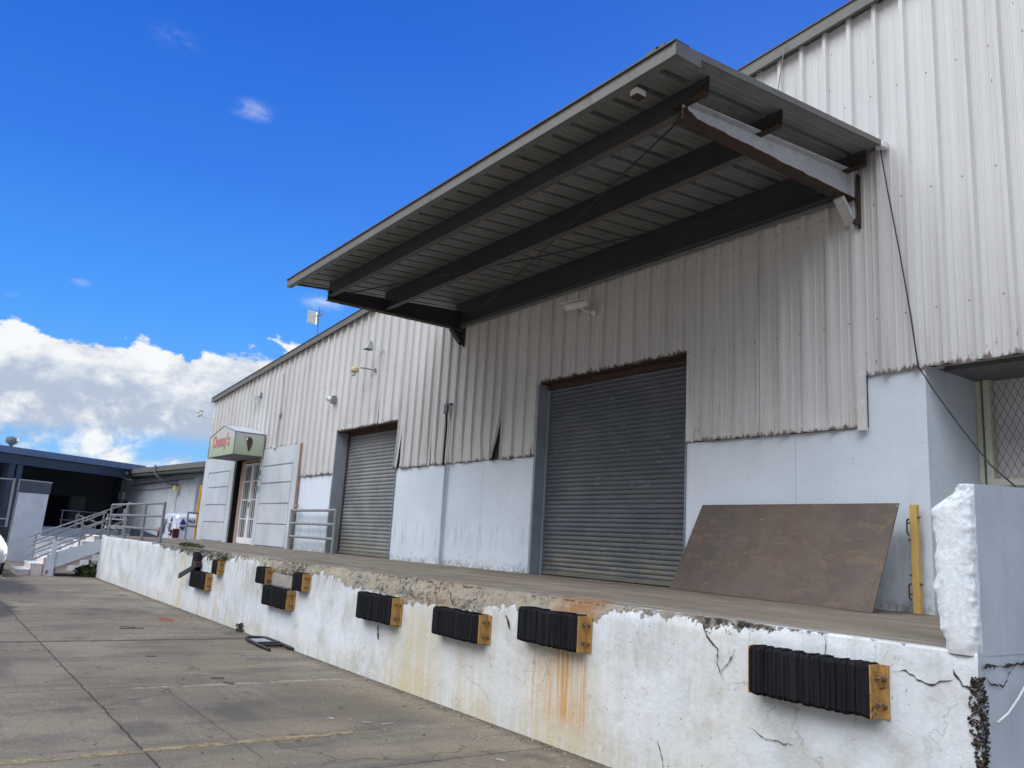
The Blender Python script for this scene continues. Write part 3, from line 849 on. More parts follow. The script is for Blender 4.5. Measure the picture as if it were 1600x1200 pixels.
# end wall of the dock (faces +x)
bm = B()
gg = []
for i in range(60):
    y = D+.001+i*.08
    col = []
    for j in range(28):
        z = (H-.002)*j/27
        col.append(bm.verts.new((-2.14+FB(y*1.2, z*1.2, 3, 4)*.008, y, z)))
    gg.append(col)
for a, b_ in zip(gg, gg[1:]):
    for i in range(27): bm.faces.new((a[i], b_[i], b_[i+1], a[i+1]))
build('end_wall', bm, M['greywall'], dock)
# cracks: thin jagged dark ribbons on the front and end walls
def crack(bm, pts, w, plane='front'):
    P = []
    for (a0, z0), (a1, z1) in zip(pts, pts[1:]):
        n = max(2, int(math.hypot(a1-a0, z1-z0)/.02))
        for i in range(n):
            f = i/n
            P.append((a0+(a1-a0)*f+random.uniform(-.007, .007), z0+(z1-z0)*f+random.uniform(-.007, .007)))
    P.append(pts[-1])
    prev = None
    for i, (a, z) in enumerate(P):
        ww = w*(.35+random.random()*1.1)*min(1, 4*(i+.6)/len(P), 4*(len(P)-i-.4)/len(P)+.1)
        def V(a_, z_): return (a_, D-.006, z_) if plane == 'front' else (-2.126, a_, z_)
        dx, dz = (pts[-1][0]-pts[0][0]), (pts[-1][1]-pts[0][1]); l = math.hypot(dx, dz); nx, nz = -dz/l*ww, dx/l*ww
        cur = (bm.verts.new(V(a-nx, z-nz)), bm.verts.new(V(a+nx, z+nz)))
        if prev: bm.faces.new((prev[0], cur[0], cur[1], prev[1]))
        prev = cur
bm = B()
crack(bm, [(-2.60, 1.045), (-2.52, 1.06), (-2.44, 1.01), (-2.38, 1.01), (-2.27, 1.05)], .0045)
crack(bm, [(-3.02, 1.19), (-3.03, 1.05)], .002)
crack(bm, [(-4.0, 1.16), (-3.93, 1.06), (-3.86, 1.0), (-3.85, .90), (-3.80, .80)], .006)
crack(bm, [(-3.70, 1.02), (-3.76, .92), (-3.82, .86)], .004)
crack(bm, [(-2.27, 1.10), (-2.22, 1.03), (-2.15, .99)], .010)
crack(bm, [(-7.35, 1.1), (-7.28, .98)], .010)
crack(bm, [(-6.35, .98), (-6.27, .86)], .012)
crack(bm, [(-3.6, .55), (-3.45, .50), (-3.25, .51)], .003)
crack(bm, [(-4.4, .30), (-4.32, .12)], .003)
crack(bm, [(-8.9, .62), (-8.85, .45)], .012)
for e_ in ((4.62, 1.13, 4.80, 1.13), (4.80, 1.13, 5.25, 1.125)):
    crack(bm, [(e_[0], e_[1]), ((e_[0]+e_[2])/2, e_[1]+.01), (e_[2], e_[3])], .009, 'end')
crack(bm, [(4.63, 1.12), (4.72, 1.04), (4.86, 1.03), (4.92, 1.09), (5.0, 1.13)], .005, 'end')
build_each('crack', bm, M['crack'], dock)
# crumbled corner with moss
bm = B()
for i in range(1500):
    z = random.random()**.8*1.08
    w = .035+.02*math.sin(z*9)
    y = D+random.uniform(-.012, .05); x = -2.14+random.uniform(-w, .012)
    if random.random() < .5: y = D+random.uniform(-.016, .0)
    else: x = -2.14+random.uniform(-.005, .016); y = D+random.uniform(0, w*1.2)
    s = random.uniform(.003, .010)*(1.3 if z > .4 else .7)
    a = Vector((random.uniform(-1, 1), random.uniform(-1, 1), random.uniform(-1, 1))).normalized()*s
    b_ = a.orthogonal().normalized()*s*random.uniform(.5, 1)
    c_ = a.cross(b_).normalized()*s*.6
    p0 = Vector((x, y, z))
    vv = [bm.verts.new(p0+q) for q in (a, b_, -a, -b_, c_)]
    for k in range(4): bm.faces.new((vv[k], vv[(k+1) % 4], vv[4]))
cm = build('corner_moss', bm, M['moss'], dock)
cm['kind'] = 'stuff'

# ================================================================== PARAPET with broken end
pw = thing('parapet_wall', 'short pale wall with a jagged broken white end standing on the dock end', 'wall', (-2.23, 4.6, H))
pw.location = (0, 0, 0)
bm = B()
# broken end: grid over (x, z) on the front, returned along the top and the left side
nz, nx = 90, 22
def brk(u, z):   # u across thickness 0..1, returns point
    xl = -2.345+.030*FB(z*5, 1, 1, 5)+.025*N3(z*2.2, 4, 4)+.11*sst(1.93, 2.09, z)+(.03*sst(1.35, 1.2, z))
    xr = -2.14+.014*FB(z*9, 2, 7, 4)-.003
    x = xl+(xr-xl)*u
    eg = (abs(u-.5)*2)**3
    y = D-.012+.006*FB(x*6, z*4, 4, 3)+eg*(.022*FB(x*14, z*11, 4, 4)+.014*abs(FB(x*30, z*24, 9, 3)))+.03*eg
    y += .05*sst(1.95, 2.09, z)*random.uniform(.6, 1)
    return (x, y, z)
gz = [H-.02+(2.09-H+.02)*j/nz for j in range(nz+1)]
G = [[bm.verts.new(brk(i/nx, z)) for i in range(nx+1)] for z in gz]
for row in G:
    v = row[-1].co; row.append(bm.verts.new((min(v.x, -2.141)-.001, D+.16, v.z)))
for a, b_ in zip(G, G[1:]):
    for i in range(nx+1): bm.faces.new((a[i], a[i+1], b_[i+1], b_[i]))
# top strip + left strip running back
topback = [bm.verts.new((v.co.x, v.co.y+.16+random.uniform(-.02, .02), 2.085+random.uniform(-.004, .004))) for v in G[-1][:-1]]
for i in range(nx): bm.faces.new((G[-1][i], G[-1][i+1], topback[i+1], topback[i]))
leftback = [bm.verts.new((-2.335, D+.25, z)) for z in gz]
for j in range(nz): bm.faces.new((G[j][0], G[j+1][0], leftback[j+1], leftback[j]))
build('broken_end', bm, M['broken'], pw, smooth=True)
bm = B()
# smooth grey side with jagged front edge
gg = []
ys = [0, .02, .05, .1, .3, .8, 1.6, 2.6, 3.6, 4.54]
for z in gz:
    e = D+.055+.010*FB(z*8, 5, 2, 5)
    gg.append([bm.verts.new((-2.138, e+q, z+(.04*q/.6 if z > 2.07 and q < .6 else (.04 if z > 2.07 else 0))*1)) for q in ys])
for a, b_ in zip(gg, gg[1:]):
    for i in range(len(ys)-1): bm.faces.new((a[i], a[i+1], b_[i+1], b_[i]))
tl = [bm.verts.new((-2.33+.115*max(0, 1-max(0, v.co.y-D-.05)/.5), v.co.y, v.co.z)) for v in gg[-1]]
for i in range(len(ys)-1): bm.faces.new((gg[-1][i], tl[i], tl[i+1], gg[-1][i+1]))
lx = lambda z: -2.325+.12*sst(1.90, 2.08, z)
fl_ = [bm.verts.new((lx(row[0].co.z), row[0].co.y, row[0].co.z)) for row in gg]
for a, b_, c_, d_ in zip(gg, gg[1:], fl_, fl_[1:]): bm.faces.new((a[0], b_[0], d_, c_))
bl = [bm.verts.new((-2.33, v.co.y, H-.01)) for v in gg[-1]]
for i in range(len(ys)-1): bm.faces.new((tl[i], bl[i], bl[i+1], tl[i+1]))
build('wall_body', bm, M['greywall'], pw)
bm = B()
tube(bm, [(-2.10, 4.70, .86), (-2.09, 4.80, .90), (-2.085, 4.92, .97), (-2.085, 5.05, 1.06), (-2.09, 5.2, 1.15), (-2.1, 5.35, 1.2)], .0065, 6)
tag(build('white_cord', bm, M['white'], None, smooth=True), 'white cord curving up the end of the dock below the broken wall', 'cord')

# ================================================================== CANOPY
cn = thing('canopy', 'steel canopy with ribbed sheet roof projecting over the loading dock', 'canopy', (0, 0, 0))
CX0, CX1 = -13.50, -4.42
def cz(y): return 5.925+(y-4.65)*.075      # underside flats of the sheet
bm = B()
prof = [(CX0, 0)]
x = CX0+.12
while x < CX1-.15:
    prof += [(x, 0), (x+.012, .06), (x+.062, .06), (x+.074, 0)]
    prof += [(x+.155, 0), (x+.162, .006), (x+.175, .006), (x+.182, 0), (x+.235, 0), (x+.242, .006), (x+.255, .006), (x+.262, 0)]
    x += .3175
prof.append((CX1, 0))
ys = [4.66, 5.3, 6.0, 6.6, 7.3, 8.02]
gg = [[bm.verts.new((x, y, cz(y)+d+N3(x*.5, y*.8, 3)*.008)) for y in ys] for x, d in prof]
for a, b_ in zip(gg, gg[1:]):
    for i in range(len(ys)-1): bm.faces.new((a[i], b_[i], b_[i+1], a[i+1]))
build('roof_sheet', bm, M['sheet'], cn)
# front fascia: angle with a lip, and side trims
bm = B()
fx = [CX0-.02, -11.6, -8.55, -5.5, CX1+.02]
for a, b_ in zip(fx, fx[1:]):
    d_ = random.uniform(-.004, .004)
    prism(bm, [(4.635+d_, 5.832), (4.72, 5.832), (4.72, 5.842), (4.655+d_, 5.842), (4.655+d_, 5.955), (4.635+d_, 5.955)], 'x', a+.002, b_-.002)
build_each('front_fascia', bm, M['fascia'], cn)
bm = B(); box(bm, CX0-.03, CX1+.03, 4.615, 4.80, 5.958, 5.975)
for x, w in ((-4.75, .16), (-4.62, .10)): box(bm, x, x+w, 4.62, 4.75, 5.976, 6.0)
build_each('fascia_cap', bm, M['fasciadark'], cn)
bm = B()
for sx, (xa, xb) in ((1, (CX1-.002, CX1+.018)), (-1, (CX0-.018, CX0+.002))):
    hexa(bm, [(xa, 4.66, cz(4.66)-.03), (xb, 4.66, cz(4.66)-.03), (xb, 8.0, cz(8)-.02), (xa, 8.0, cz(8)-.02), (xa, 4.66, cz(4.66)+.04), (xb, 4.66, cz(4.66)+.04), (xb, 8.0, cz(8)+.045), (xa, 8.0, cz(8)+.045)])
build_each('side_trim', bm, M['fascia'], cn)
bm = B(); box(bm, CX1-.01, CX1+.03, 4.63, 4.95, 5.83, 5.957)
build('corner_patch', bm, M['fascia'], cn)
bm = B(); box(bm, CX1-.06, CX1+.045, 7.88, 7.98, 6.12, 6.21, .02)
build('white_filler', bm, M['white'], cn)
# purlins: Z sections resting on the tapered beams
for y, x1 in ((5.26, -4.56), (6.35, -4.56), (7.885, -4.58)):
    bm = B()
    zt = cz(y)-.004; zb = {5.26: 5.675, 6.35: 5.68, 7.885: 5.70}[y]; zs_ = zt-.20
    prism(bm, [(-12.99, zb), (-4.84, zb), (-4.84, zs_), (x1, zs_), (x1, zt), (-13.12, zt), (-13.12, zs_), (-12.99, zs_)], 'y', y-.006, y+.006)
    pl = build('purlin', bm, M['purlin'], cn)
    bm = B()
    nn = 60
    tops = []
    for i in range(nn+1):
        x = -12.98+(-4.85+12.98)*i/nn
        w = .085+.012*N3(x*6, y, 1)
        tops.append([bm.verts.new(q) for q in ((x, y-w, zb-.004+N3(x*4, y, 3)*.003), (x, y+.006, zb-.004), (x, y+.006, zb+.008), (x, y-w, zb+.008))])
    for a, b_ in zip(tops, tops[1:]):
        for k in range(4): bm.faces.new((a[k], b_[k], b_[(k+1) % 4], a[(k+1) % 4]))
    build('bottom_flange', bm, M['purlin'] if y > 7 else M['flange'], pl)
    bm = B(); box(bm, -4.95, x1, y-.085, y-.0065, zs_, zs_+.01)
    # ragged rust skin at the exposed end
    gx = [x1-.34+.34*k/16 for k in range(17)]
    a = [bm.verts.new((x, y-.0085, zs_+.012+.05*abs(N3(x*9, y, 1)))) for x in gx]
    b_ = [bm.verts.new((x, y-.0085, zs_+.03+.17*sst(x1-.36, x1, x)*(.7+.5*abs(N3(x*14, y, 4))))) for x in gx]
    for k in range(16): bm.faces.new((a[k], a[k+1], b_[k+1], b_[k]))
    build_each('rust_scale', bm, M['rusty'], pl)
bm = B(); box(bm, -13.0, -4.9, 7.905, 7.94, 5.655, 5.692)
build('ledger_angle', bm, M['rail2'], cn)
# end beams, tapered I sections
for x, mt in ((-4.83, M['beam']), (-13.0, M['purlin'])):
    bm = B()
    y0, y1 = 5.20, 8.0
    def bz(y): return 5.785+(y-5.2)*.078
    def bb(y): return 5.632+(y-5.2)*.010
    prism(bm, [(y0, bb(y0)), (y1, bb(y1)), (y1, bz(y1)), (y0, bz(y0))], 'x', x-.006, x+.006)
    for s in (-1, 1):
        xx = sorted((x+.0062*s, x+.075*s))
        prism(bm, [(y0, bz(y0)-.012), (y1, bz(y1)-.012), (y1, bz(y1)), (y0, bz(y0))], 'x', *xx)
    box(bm, x-.075, x+.075, 7.90, 7.915, bb(8), bz(8)-.02)
    be = build('beam', bm, mt, cn)
    bm = B()
    ny = 40
    rg = []
    for i in range(ny+1):
        y = y0+(y1-y0)*i/ny
        wr = .08+.014*N3(y*7, x, 2); wl = .08+.014*N3(y*7, x, 8)
        zb = bb(y)+.005*N3(y*9, 1, x)
        rg.append([bm.verts.new(q) for q in ((x-wl, y, zb-.012), (x+wr, y, zb-.012), (x+wr, y, zb-.002), (x-wl, y, zb-.002))])
    for a, b_ in zip(rg, rg[1:]):
        for k in range(4): bm.faces.new((a[k], b_[k], b_[(k+1) % 4], a[(k+1) % 4]))
    bm.faces.new(rg[0]); bm.faces.new(rg[-1][::-1])
    build('bottom_flange', bm, M['rusty'], be)
    bm = B()
    hexa(bm, [(x-.06, 7.72, 5.61), (x+.06, 7.72, 5.61), (x+.06, 7.74, 5.64), (x-.06, 7.74, 5.64), (x-.06, 7.96, 5.36), (x+.06, 7.96, 5.36), (x+.06, 7.99, 5.39), (x-.06, 7.99, 5.39)])
    prism(bm, [(7.74, 5.625), (7.99, 5.36), (7.99, 5.625)], 'x', x-.004, x+.004)
    build('knee_plate', bm, mt, be)
    bm = B()
    prof = [(7.93, 5.62), (7.95, 5.50), (7.935, 5.42), (7.88, 5.385), (7.86, 5.34), (7.91, 5.32), (7.94, 5.35), (7.985, 5.30), (7.99, 5.5), (7.99, 5.93), (7.955, 5.95), (7.95, 5.8)]
    prism(bm, prof, 'x', x+.0815, x+.11)
    build_each('rust_scale', bm, M['rusty'], be)
    bm = B()
    gy = [5.19+.34*k/16 for k in range(17)]
    a = [bm.verts.new((x+.0085, y, bb(y)+.002)) for y in gy]
    b_ = [bm.verts.new((x+.0085, y, bb(y)+.02+.12*sst(5.56, 5.2, y)*(.6+.8*abs(N3(y*14, x, 4))))) for y in gy]
    for k in range(16): bm.faces.new((a[k], a[k+1], b_[k+1], b_[k]))
    build('rust_end', bm, M['rusty'], be)
# bracing rods
bm = B()
tube(bm, [(-4.95, 5.32, 5.72), (-9.0, 6.65, 5.70), (-12.85, 7.93, 5.75)], .010, 5)
tube(bm, [(-12.9, 5.35, 5.72), (-9.0, 6.62, 5.715), (-4.95, 7.93, 5.80)], .010, 5)
build_each('bracing_rod', bm, M['wire'], cn)
bm = B(); box(bm, -5.06, -4.97, 4.74, 4.86, 5.775, 5.831, .006)
jb = build('junction_box', bm, M['white'], cn)
bm = B(); box(bm, -5.055, -4.975, 4.75, 4.85, 5.755, 5.773)
build('rusty_lid', bm, M['rusty'], jb)

# ================================================================== DOCK BUMPERS
def bumper(x0, x1, z0, z1, label, groups=1, dep=.12, wall=None):
    w = x1-x0; h = z1-z0
    t_ = thing('dock_bumper', label, 'dock bumper', (x0+w/2, D, z0), 0, 'dock bumpers')
    bm = B()
    # laminated strips, each a slightly different size
    a = -w/2+.012; b_ = w/2-.016
    x = a
    gaps = [a+(b_-a)*k/groups for k in range(1, groups)]
    while x < b_-.006:
        st = random.uniform(.008, .016)
        if any(abs(x-gp) < .02 for gp in gaps): x += .02; gaps = [gp for gp in gaps if abs(x-gp) > .03]
        xe = min(x+st, b_)
        d = dep+random.uniform(-.0045, .0035)+.006*math.sin(x*9+x0*5); zt = h+random.uniform(-.010, .003); zl = random.uniform(-.003, .010)
        # rounded strip
        prism(bm, [(0, zl), (-d+.015, zl), (-d, zl+.018), (-d, zt-.02), (-d+.016, zt), (0, zt)], 'x', x+.0003, xe-.0004)
        if random.random() < .05: d -= .02
        x = xe
    build('rubber_block', bm, M['rubber'], t_)
    bm = B()
    x = a
    while x < b_:
        for zz in (h*.3, h*.7): pass
        x += .3
    tube(bm, [(-w/2-.02, -dep*.5, h*.28), (w/2+.03, -dep*.5, h*.28)], .010, 6)
    tube(bm, [(-w/2-.02, -dep*.5, h*.74), (w/2+.03, -dep*.5, h*.74)], .010, 6)
    build_each('tie_rod', bm, M['bolt'], t_)
    for s in (-1, 1):
        bm = B()
        xo, xi, xe = s*(w/2-.014), s*(w/2-.004), s*(w/2+.046)
        prism(bm, [(xo, -dep*.92), (xi, -dep*.92), (xi, -.014), (xe, -.014), (xe, -.003), (xo, -.003)], 'z', .004, h-.006)
        pl = build('end_plate', bm, M['yplate'], t_)
        bm = B()
        for zz in (.24, .74):
            lathe(bm, (s*(w/2+.024), -.014, h*zz), [(.015, 0), (.015, .008), (.008, .010), (.008, .018)], (0, -1, 0), 8)
            lathe(bm, (s*(w/2-.004), -dep*.5, h*zz), [(.015, 0), (.015, .008), (.008, .010), (.008, .018)], (s, 0, 0), 8)
        build_each('bolt', bm, M['bolt'], pl)
    return t_
bumper(-3.52, -2.67, .775, 1.075, 'widest black rubber bumper, nearest the broken white wall')
bumper(-6.02, -5.19, .795, 1.09, 'long black rubber bumper with orange rust runs on the wall below it')
bumper(-7.49, -6.62, .68, .955, 'long black rubber bumper under the rough brown edge, next left of the rust runs')
bumper(-9.29, -8.38, .66, .965, 'long black rubber bumper with a dull brown end plate above a torn paint patch')
bumper(-12.56, -11.55, .525, .805, 'lower black bumper in two blocks with bright yellow end, between and below two small ones', 2)
bumper(-12.94, -12.53, .815, 1.07, 'small black bumper with yellow end on the left above the bright yellow ended pair')
bumper(-11.42, -11.05, .82, 1.07, 'small black bumper with yellow end on the right above the bright yellow ended pair')
bumper(-16.62, -15.60, .495, .80, 'farthest long black bumper in two blocks, below the broken hanging one', 2)
bumper(-15.32, -14.99, .81, 1.06, 'small black bumper with a narrow yellow end under green moss at the far end')
# broken bumper
t_ = thing('broken_bumper', 'twisted black bumper remnant with a bent iron arm hanging out at the far end', 'dock bumper', (-16.55, D, .85), 0, 'dock bumpers')
bm = B()
prism(bm, [(-.16, -.02), (.10, -.06), (.22, .02), (.14, .22), (.02, .30), (-.12, .26)], 'y', -.10, -.01)
build('rubber_block', bm, M['rubber'], t_)
bm = B(); hexa(bm, [(-.75, -.16, -.16), (-.68, -.18, -.25), (.24, -.10, .02), (.18, -.10, .10), (-.75, -.13, -.16), (-.68, -.15, -.25), (.24, -.07, .02), (.18, -.07, .10)])
build('bent_arm', bm, M['blackiron'], t_)
bm = B(); box(bm, .02, .26, -.13, -.02, .02, .12, .01)
build('rusty_bracket', bm, M['rusty'], t_)
# plaster patch between the pair
bm = B()
hexa(bm, [(-12.50, D-.014, .825), (-11.46, D-.014, .825), (-11.46, D+.004, .825), (-12.50, D+.004, .825), (-12.48, D-.012, 1.0), (-11.5, D-.012, .98), (-11.5, D+.01, .98), (-12.48, D+.01, 1.0)])
build('plaster_patch', bm, M['conc'], dock)

# ================================================================== THINGS ON THE PLATFORM
st = thing('steel_plate', 'large rusty brown steel plate leaning against the wall beside the big roller door', 'steel plate', (0, 0, 0))
bm = B()
BL, BR = Vector((-7.40, 7.90, H+.004)), Vector((-4.26, 7.22, H+.004))
TL, TR = Vector((-6.94, 7.98, 2.262)), Vector((-4.24, 7.70, 2.243))
nrm = (BR-BL).cross(TL-BL).normalized()*.012
n1, n2 = 24, 10
A = [[bm.verts.new((BL.lerp(BR, i/n1)).lerp(TL.lerp(TR, i/n1), j/n2)+nrm*(.4*N3(i*.25, j*.3, 1))) for j in range(n2+1)] for i in range(n1+1)]
Bk = [[bm.verts.new(v.co-nrm) for v in c_] for c_ in A]
for i in range(n1):
    for j in range(n2):
        bm.faces.new((A[i][j], A[i+1][j], A[i+1][j+1], A[i][j+1])); bm.faces.new((Bk[i][j], Bk[i][j+1], Bk[i+1][j+1], Bk[i+1][j]))
for i in range(n1):
    bm.faces.new((A[i][0], Bk[i][0], Bk[i+1][0], A[i+1][0])); bm.faces.new((A[i][n2], A[i+1][n2], Bk[i+1][n2], Bk[i][n2]))
for j in range(n2):
    bm.faces.new((A[0][j], A[0][j+1], Bk[0][j+1], Bk[0][j])); bm.faces.new((A[n1][j], Bk[n1][j], Bk[n1][j+1], A[n1][j+1]))
build('sheet', bm, M['plate'], st)

yb = thing('yellow_bar', 'faded yellow steel bar with lugs standing against the blue wall right of the plate', 'steel bar', (-4.21, 7.93, H))
bm = B(); box(bm, -.035, .035, -.03, .03, 0, 1.04, .004)
yb_shaft = build('shaft', bm, M['ybar'], yb)
for z, s in ((.86, -1), (.92, 1), (.28, 1), (.36, -1), (.70, -1), (.18, -1)):
    bm = B(); lathe(bm, (s*.034, -.01, z), [(.014, 0), (.014, .012), (.008, .02), (.008, .03)], (s, 0, 0), 8)
    build_each('bolt', bm, M['bolt'], yb)
bm = B()
for z in (.74, .12): tube(bm, [(-.05, -.025, z), (-.068, -.025, z+.03), (-.068, -.025, z+.14), (-.045, -.025, z+.16)], .009, 6)
build_each('lug', bm, M['rusty'], yb)

# cable from canopy corner down the wall and across to the parapet
bm = B()
tube(bm, [(-4.44, 7.93, 6.12), (-4.37, 7.93, 5.6), (-4.27, 7.935, 4.9), (-4.18, 7.94, 4.2), (-4.115, 7.93, 3.63), (-3.95, 7.9, 3.35), (-3.66, 7.78, 2.95), (-3.30, 7.52, 2.55), (-2.90, 7.1, 2.28), (-2.5, 6.6, 2.14), (-2.34, 6.3, 2.12)], .0075, 6)
tag(build('cable', bm, M['wire'], None, smooth=True), 'black cable running down from the canopy corner to the broken wall', 'cable')
bm = B()
tube(bm, [(-5.6, 7.86, 7.98), (-5.62, 7.82, 7.7), (-5.75, 7.90, 7.35), (-6.0, 7.93, 7.0)], .006, 5)
tag(build('loose_wire', bm, M['rail2'], None), 'thin pale wire dangling from the roof edge behind the canopy', 'wire')

# conduit with tap
cd = thing('standpipe', 'thin grey conduit pipe running up the wall between the two roller doors', 'pipe', (-13.22, 7.98, H))
bm = B(); tube(bm, [(0, 0, 0), (.0, 0, .5), (-.01, 0, 1.2), (-.01, 0, 1.84)], .03, 8)
build('lower_pipe', bm, M['greywall'], cd)
bm = B(); tube(bm, [(-.02, -.05, 1.83), (-.0, -.06, 2.2), (.01, -.06, 2.6), (-.03, -.06, 2.84)], .020, 8)
build('black_hose', bm, M['black'], cd)
bm = B(); tube(bm, [(.07, -.05, 1.86), (.06, -.05, 2.9)], .014, 8)
build('upper_pipe', bm, M['strim'], cd)
bm = B(); box(bm, -.09, .02, -.10, -.03, 2.82, 3.02, .01); tube(bm, [(.02, -.06, 2.98), (.14, -.08, 2.98)], .018, 8); lathe(bm, (.14, -.08, 2.98), [(.035, 0), (.035, .04)], (1, -.2, 0), 8)
build('tap', bm, M['dimpanel'], cd)

# barrier leaning by the small roller door
def rails(name, label, cat, posts, heights, r, mat, ztop, zbase, group=None, rr=None):
    """posts: list of (x,y); vertical posts joined by straight rails"""
    o = thing(name, label, cat, (posts[0][0], posts[0][1], zbase if not callable(zbase) else 0), 0, group)
    ox, oy, oz = o.location
    for (x, y) in posts:
        bm = B(); tube(bm, [(x-ox, y-oy, 0), (x-ox, y-oy, ztop)], r, 8); lathe(bm, (x-ox, y-oy, 0), [(r*2.2, 0), (r*2.2, .012)], (0, 0, 1), 10)
        build('post', bm, mat, o)
    for h in heights:
        bm = B(); tube(bm, [(posts[0][0]-ox, posts[0][1]-oy, h), (posts[-1][0]-ox, posts[-1][1]-oy, h)], rr or r*.85, 8)
        build('rail', bm, mat, o)
    return o
rails('barrier', 'grey three-rail pipe barrier in front of the left jamb of the small roller door', 'railing', [(-20.5, 7.86), (-17.75, 7.86)], (.33, .66, .985), .04, M['rail'], 1.02, H)
bm = B(); box(bm, -20.42, -20.28, 7.86, 7.94, 2.26, 2.34, .006)
tag(build('socket_box', bm, M['brown'], None), 'small brown socket box on the wall above the pipe barrier', 'box')
rails('railing', 'three-rail grey railing along the far left end of the dock edge', 'railing', [(-20.42, 4.73), (-22.35, 4.73), (-24.5, 4.73), (-26.75, 4.73)], (.30, .62, .92), .035, M['rail2'], .94, H)
rails('side_railing', 'two-rail grey railing beside the orange post at the building corner', 'railing', [(-29.45, 7.62), (-30.2, 8.9)], (.44, .90), .035, M['rail2'], .92, H)
bm = B(); prism(bm, [(8.05, .5), (8.17, .5), (8.17, 3.0), (9.6, 3.0), (9.6, 3.1), (8.05, 3.1)], 'x', -30.05, -29.93)
tag(build('orange_post', bm, M['orange'], None), 'tall orange steel post at the far corner of the warehouse', 'post')

# ================================================================== SIGN BOX over the entrance
sg = thing('sign_box', 'pale green box sign with gabled front and red lettering over the entrance', 'sign', (-24.7, 7.95, 3.74))
bm = B()
pf = [(-1.25, 0), (1.25, 0), (1.25, .64), (.1, .90), (-1.25, .64)]
prism(bm, pf, 'y', -.88, 0)
# hollow underside: inset darker soffit
build('housing', bm, M['sign'], sg)
bm = B(); box(bm, -1.2, 1.2, -.84, -.04, -.012, -.002)
build('soffit', bm, M['dimpanel'], sg)
bm = B()
for x, z0, z1 in ((1.25, 0, .64), (-1.25, 0, .64)): tube(bm, [(x, -.885, z0), (x, -.885, z1)], .012, 6)
for a, b_ in zip(pf[2:], pf[3:]): tube(bm, [(a[0], -.885, a[1]), (b_[0], -.885, b_[1])], .010, 6)
tube(bm, [(-1.25, -.885, 0), (1.25, -.885, 0)], .010, 6); tube(bm, [(1.255, -.88, 0), (1.255, 0, 0)], .010, 6); box(bm, 1.252, 1.275, -.03, 0, 0, .66)
tube(bm, [(1.255, -.88, .64), (1.255, 0, .64)], .010, 6)
build_each('edge_trim', bm, M['dimpanel'], sg)
bm = B()
hexa(bm, [(.09, -.89, .905), (1.26, -.89, .652), (1.26, 0, .652), (.09, 0, .905), (.09, -.89, .915), (1.26, -.89, .662), (1.26, 0, .662), (.09, 0, .915)])
build('top_sheet', bm, M['greypanel'], sg)
def text(s, mat, parent, loc, rot, size, sx=1., name='lettering', ext=.004, bold=.0):
    cu = bpy.data.curves.new('tmp', 'FONT'); cu.body = s; cu.size = size; cu.extrude = ext; cu.offset = bold
    cu.align_x = 'CENTER'; cu.align_y = 'CENTER'
    ob = bpy.data.objects.new('tmp', cu); COL.objects.link(ob)
    bpy.context.view_layer.update()
    me = bpy.data.meshes.new_from_object(ob.evaluated_get(bpy.context.evaluated_depsgraph_get()))
    bpy.data.objects.remove(ob); bpy.data.curves.remove(cu)
    me.transform(Matrix.Translation(loc) @ rot.to_4x4() @ Matrix.Diagonal((sx, 1, 1, 1)))
    me.materials.clear(); me.materials.append(mat)
    o = link(bpy.data.objects.new(name, me)); o.parent = parent
    return o
RF = Matrix.Rotation(R(90), 3, 'X')                                  # reads along +x, faces -y
RS = Matrix.Rotation(R(90), 3, 'Z') @ Matrix.Rotation(R(90), 3, 'X')  # reads along +y, faces +x
text("Denny's", M['redink'], sg, (-.05, -.886, .44), RF, .50, 1.02, bold=.012)
bm = B()
pts = [(-.60, .46), (-.55, .52), (-.46, .53), (-.38, .48), (-.36, .38), (-.40, .22), (-.46, .10), (-.50, .22), (-.53, .34), (-.56, .42)]
prism(bm, pts, 'x', 1.252, 1.262)
ic = build('cone_picture', bm, M['cone'], sg)
bm = B(); prism(bm, [(-.585, .43), (-.56, .50), (-.51, .50), (-.53, .42)], 'x', 1.263, 1.268)
build('cone_topping', bm, M['white'], ic)

# ================================================================== WALL FIXTURES
def camera_bullet(name, label, base, d, mat, ln=.26, r=.045, arm=.18, group=None):
    o = thing(name, label, 'camera', base, 0, group)
    d = Vector(d).normalized()
    bm = B(); lathe(bm, (0, 0, 0), [(.05, 0), (.05, .02), (.025, .03)], (0, -1, 0), 10); tube(bm, [(0, -.02, 0), (-.03, -arm*.6, -.01), (-.08, -arm, .05)], .016, 7)
    build('bracket', bm, mat, o)
    c0 = Vector((-.08, -arm, .10))
    bm = B(); lathe(bm, c0-d*ln*.35, [(r*.8, 0), (r, .02), (r, ln*.9), (r*1.06, ln)], d, 12)
    b_ = build('housing', bm, mat, o, smooth=False)
    bm = B(); lathe(bm, c0-d*ln*.35+d*(ln+.001), [(r*.85, 0), (r*.5, .004)], d, 12)
    build('lens', bm, M['black'], b_)
    bm = B(); bar(bm, c0-d*ln*.4+Vector((0, 0, r+.012)), c0+d*ln*.85+Vector((0, 0, r+.012)), r*2.1, .01)
    build('sunshield', bm, mat, b_)
    return o
camera_bullet('security_camera', 'white bullet security camera mounted on the wall under the canopy', (-9.14, 7.97, 5.22), (-.93, -.42, -.12), M['white'], .38, .055, .22)
camera_bullet('security_camera', 'small white camera on the far left corner of the warehouse wall', (-29.2, 7.97, 5.42), (-.9, -.3, -.3), M['white'], .26, .07, .42)
bx = thing('box_camera', 'white box camera with a black lens on the siding above the small roller door', 'camera', (-18.72, 7.97, 4.92))
bm = B(); box(bm, -.11, .09, -.14, 0, -.16, .13, .02)
build('back_box', bm, M['rail2'], bx)
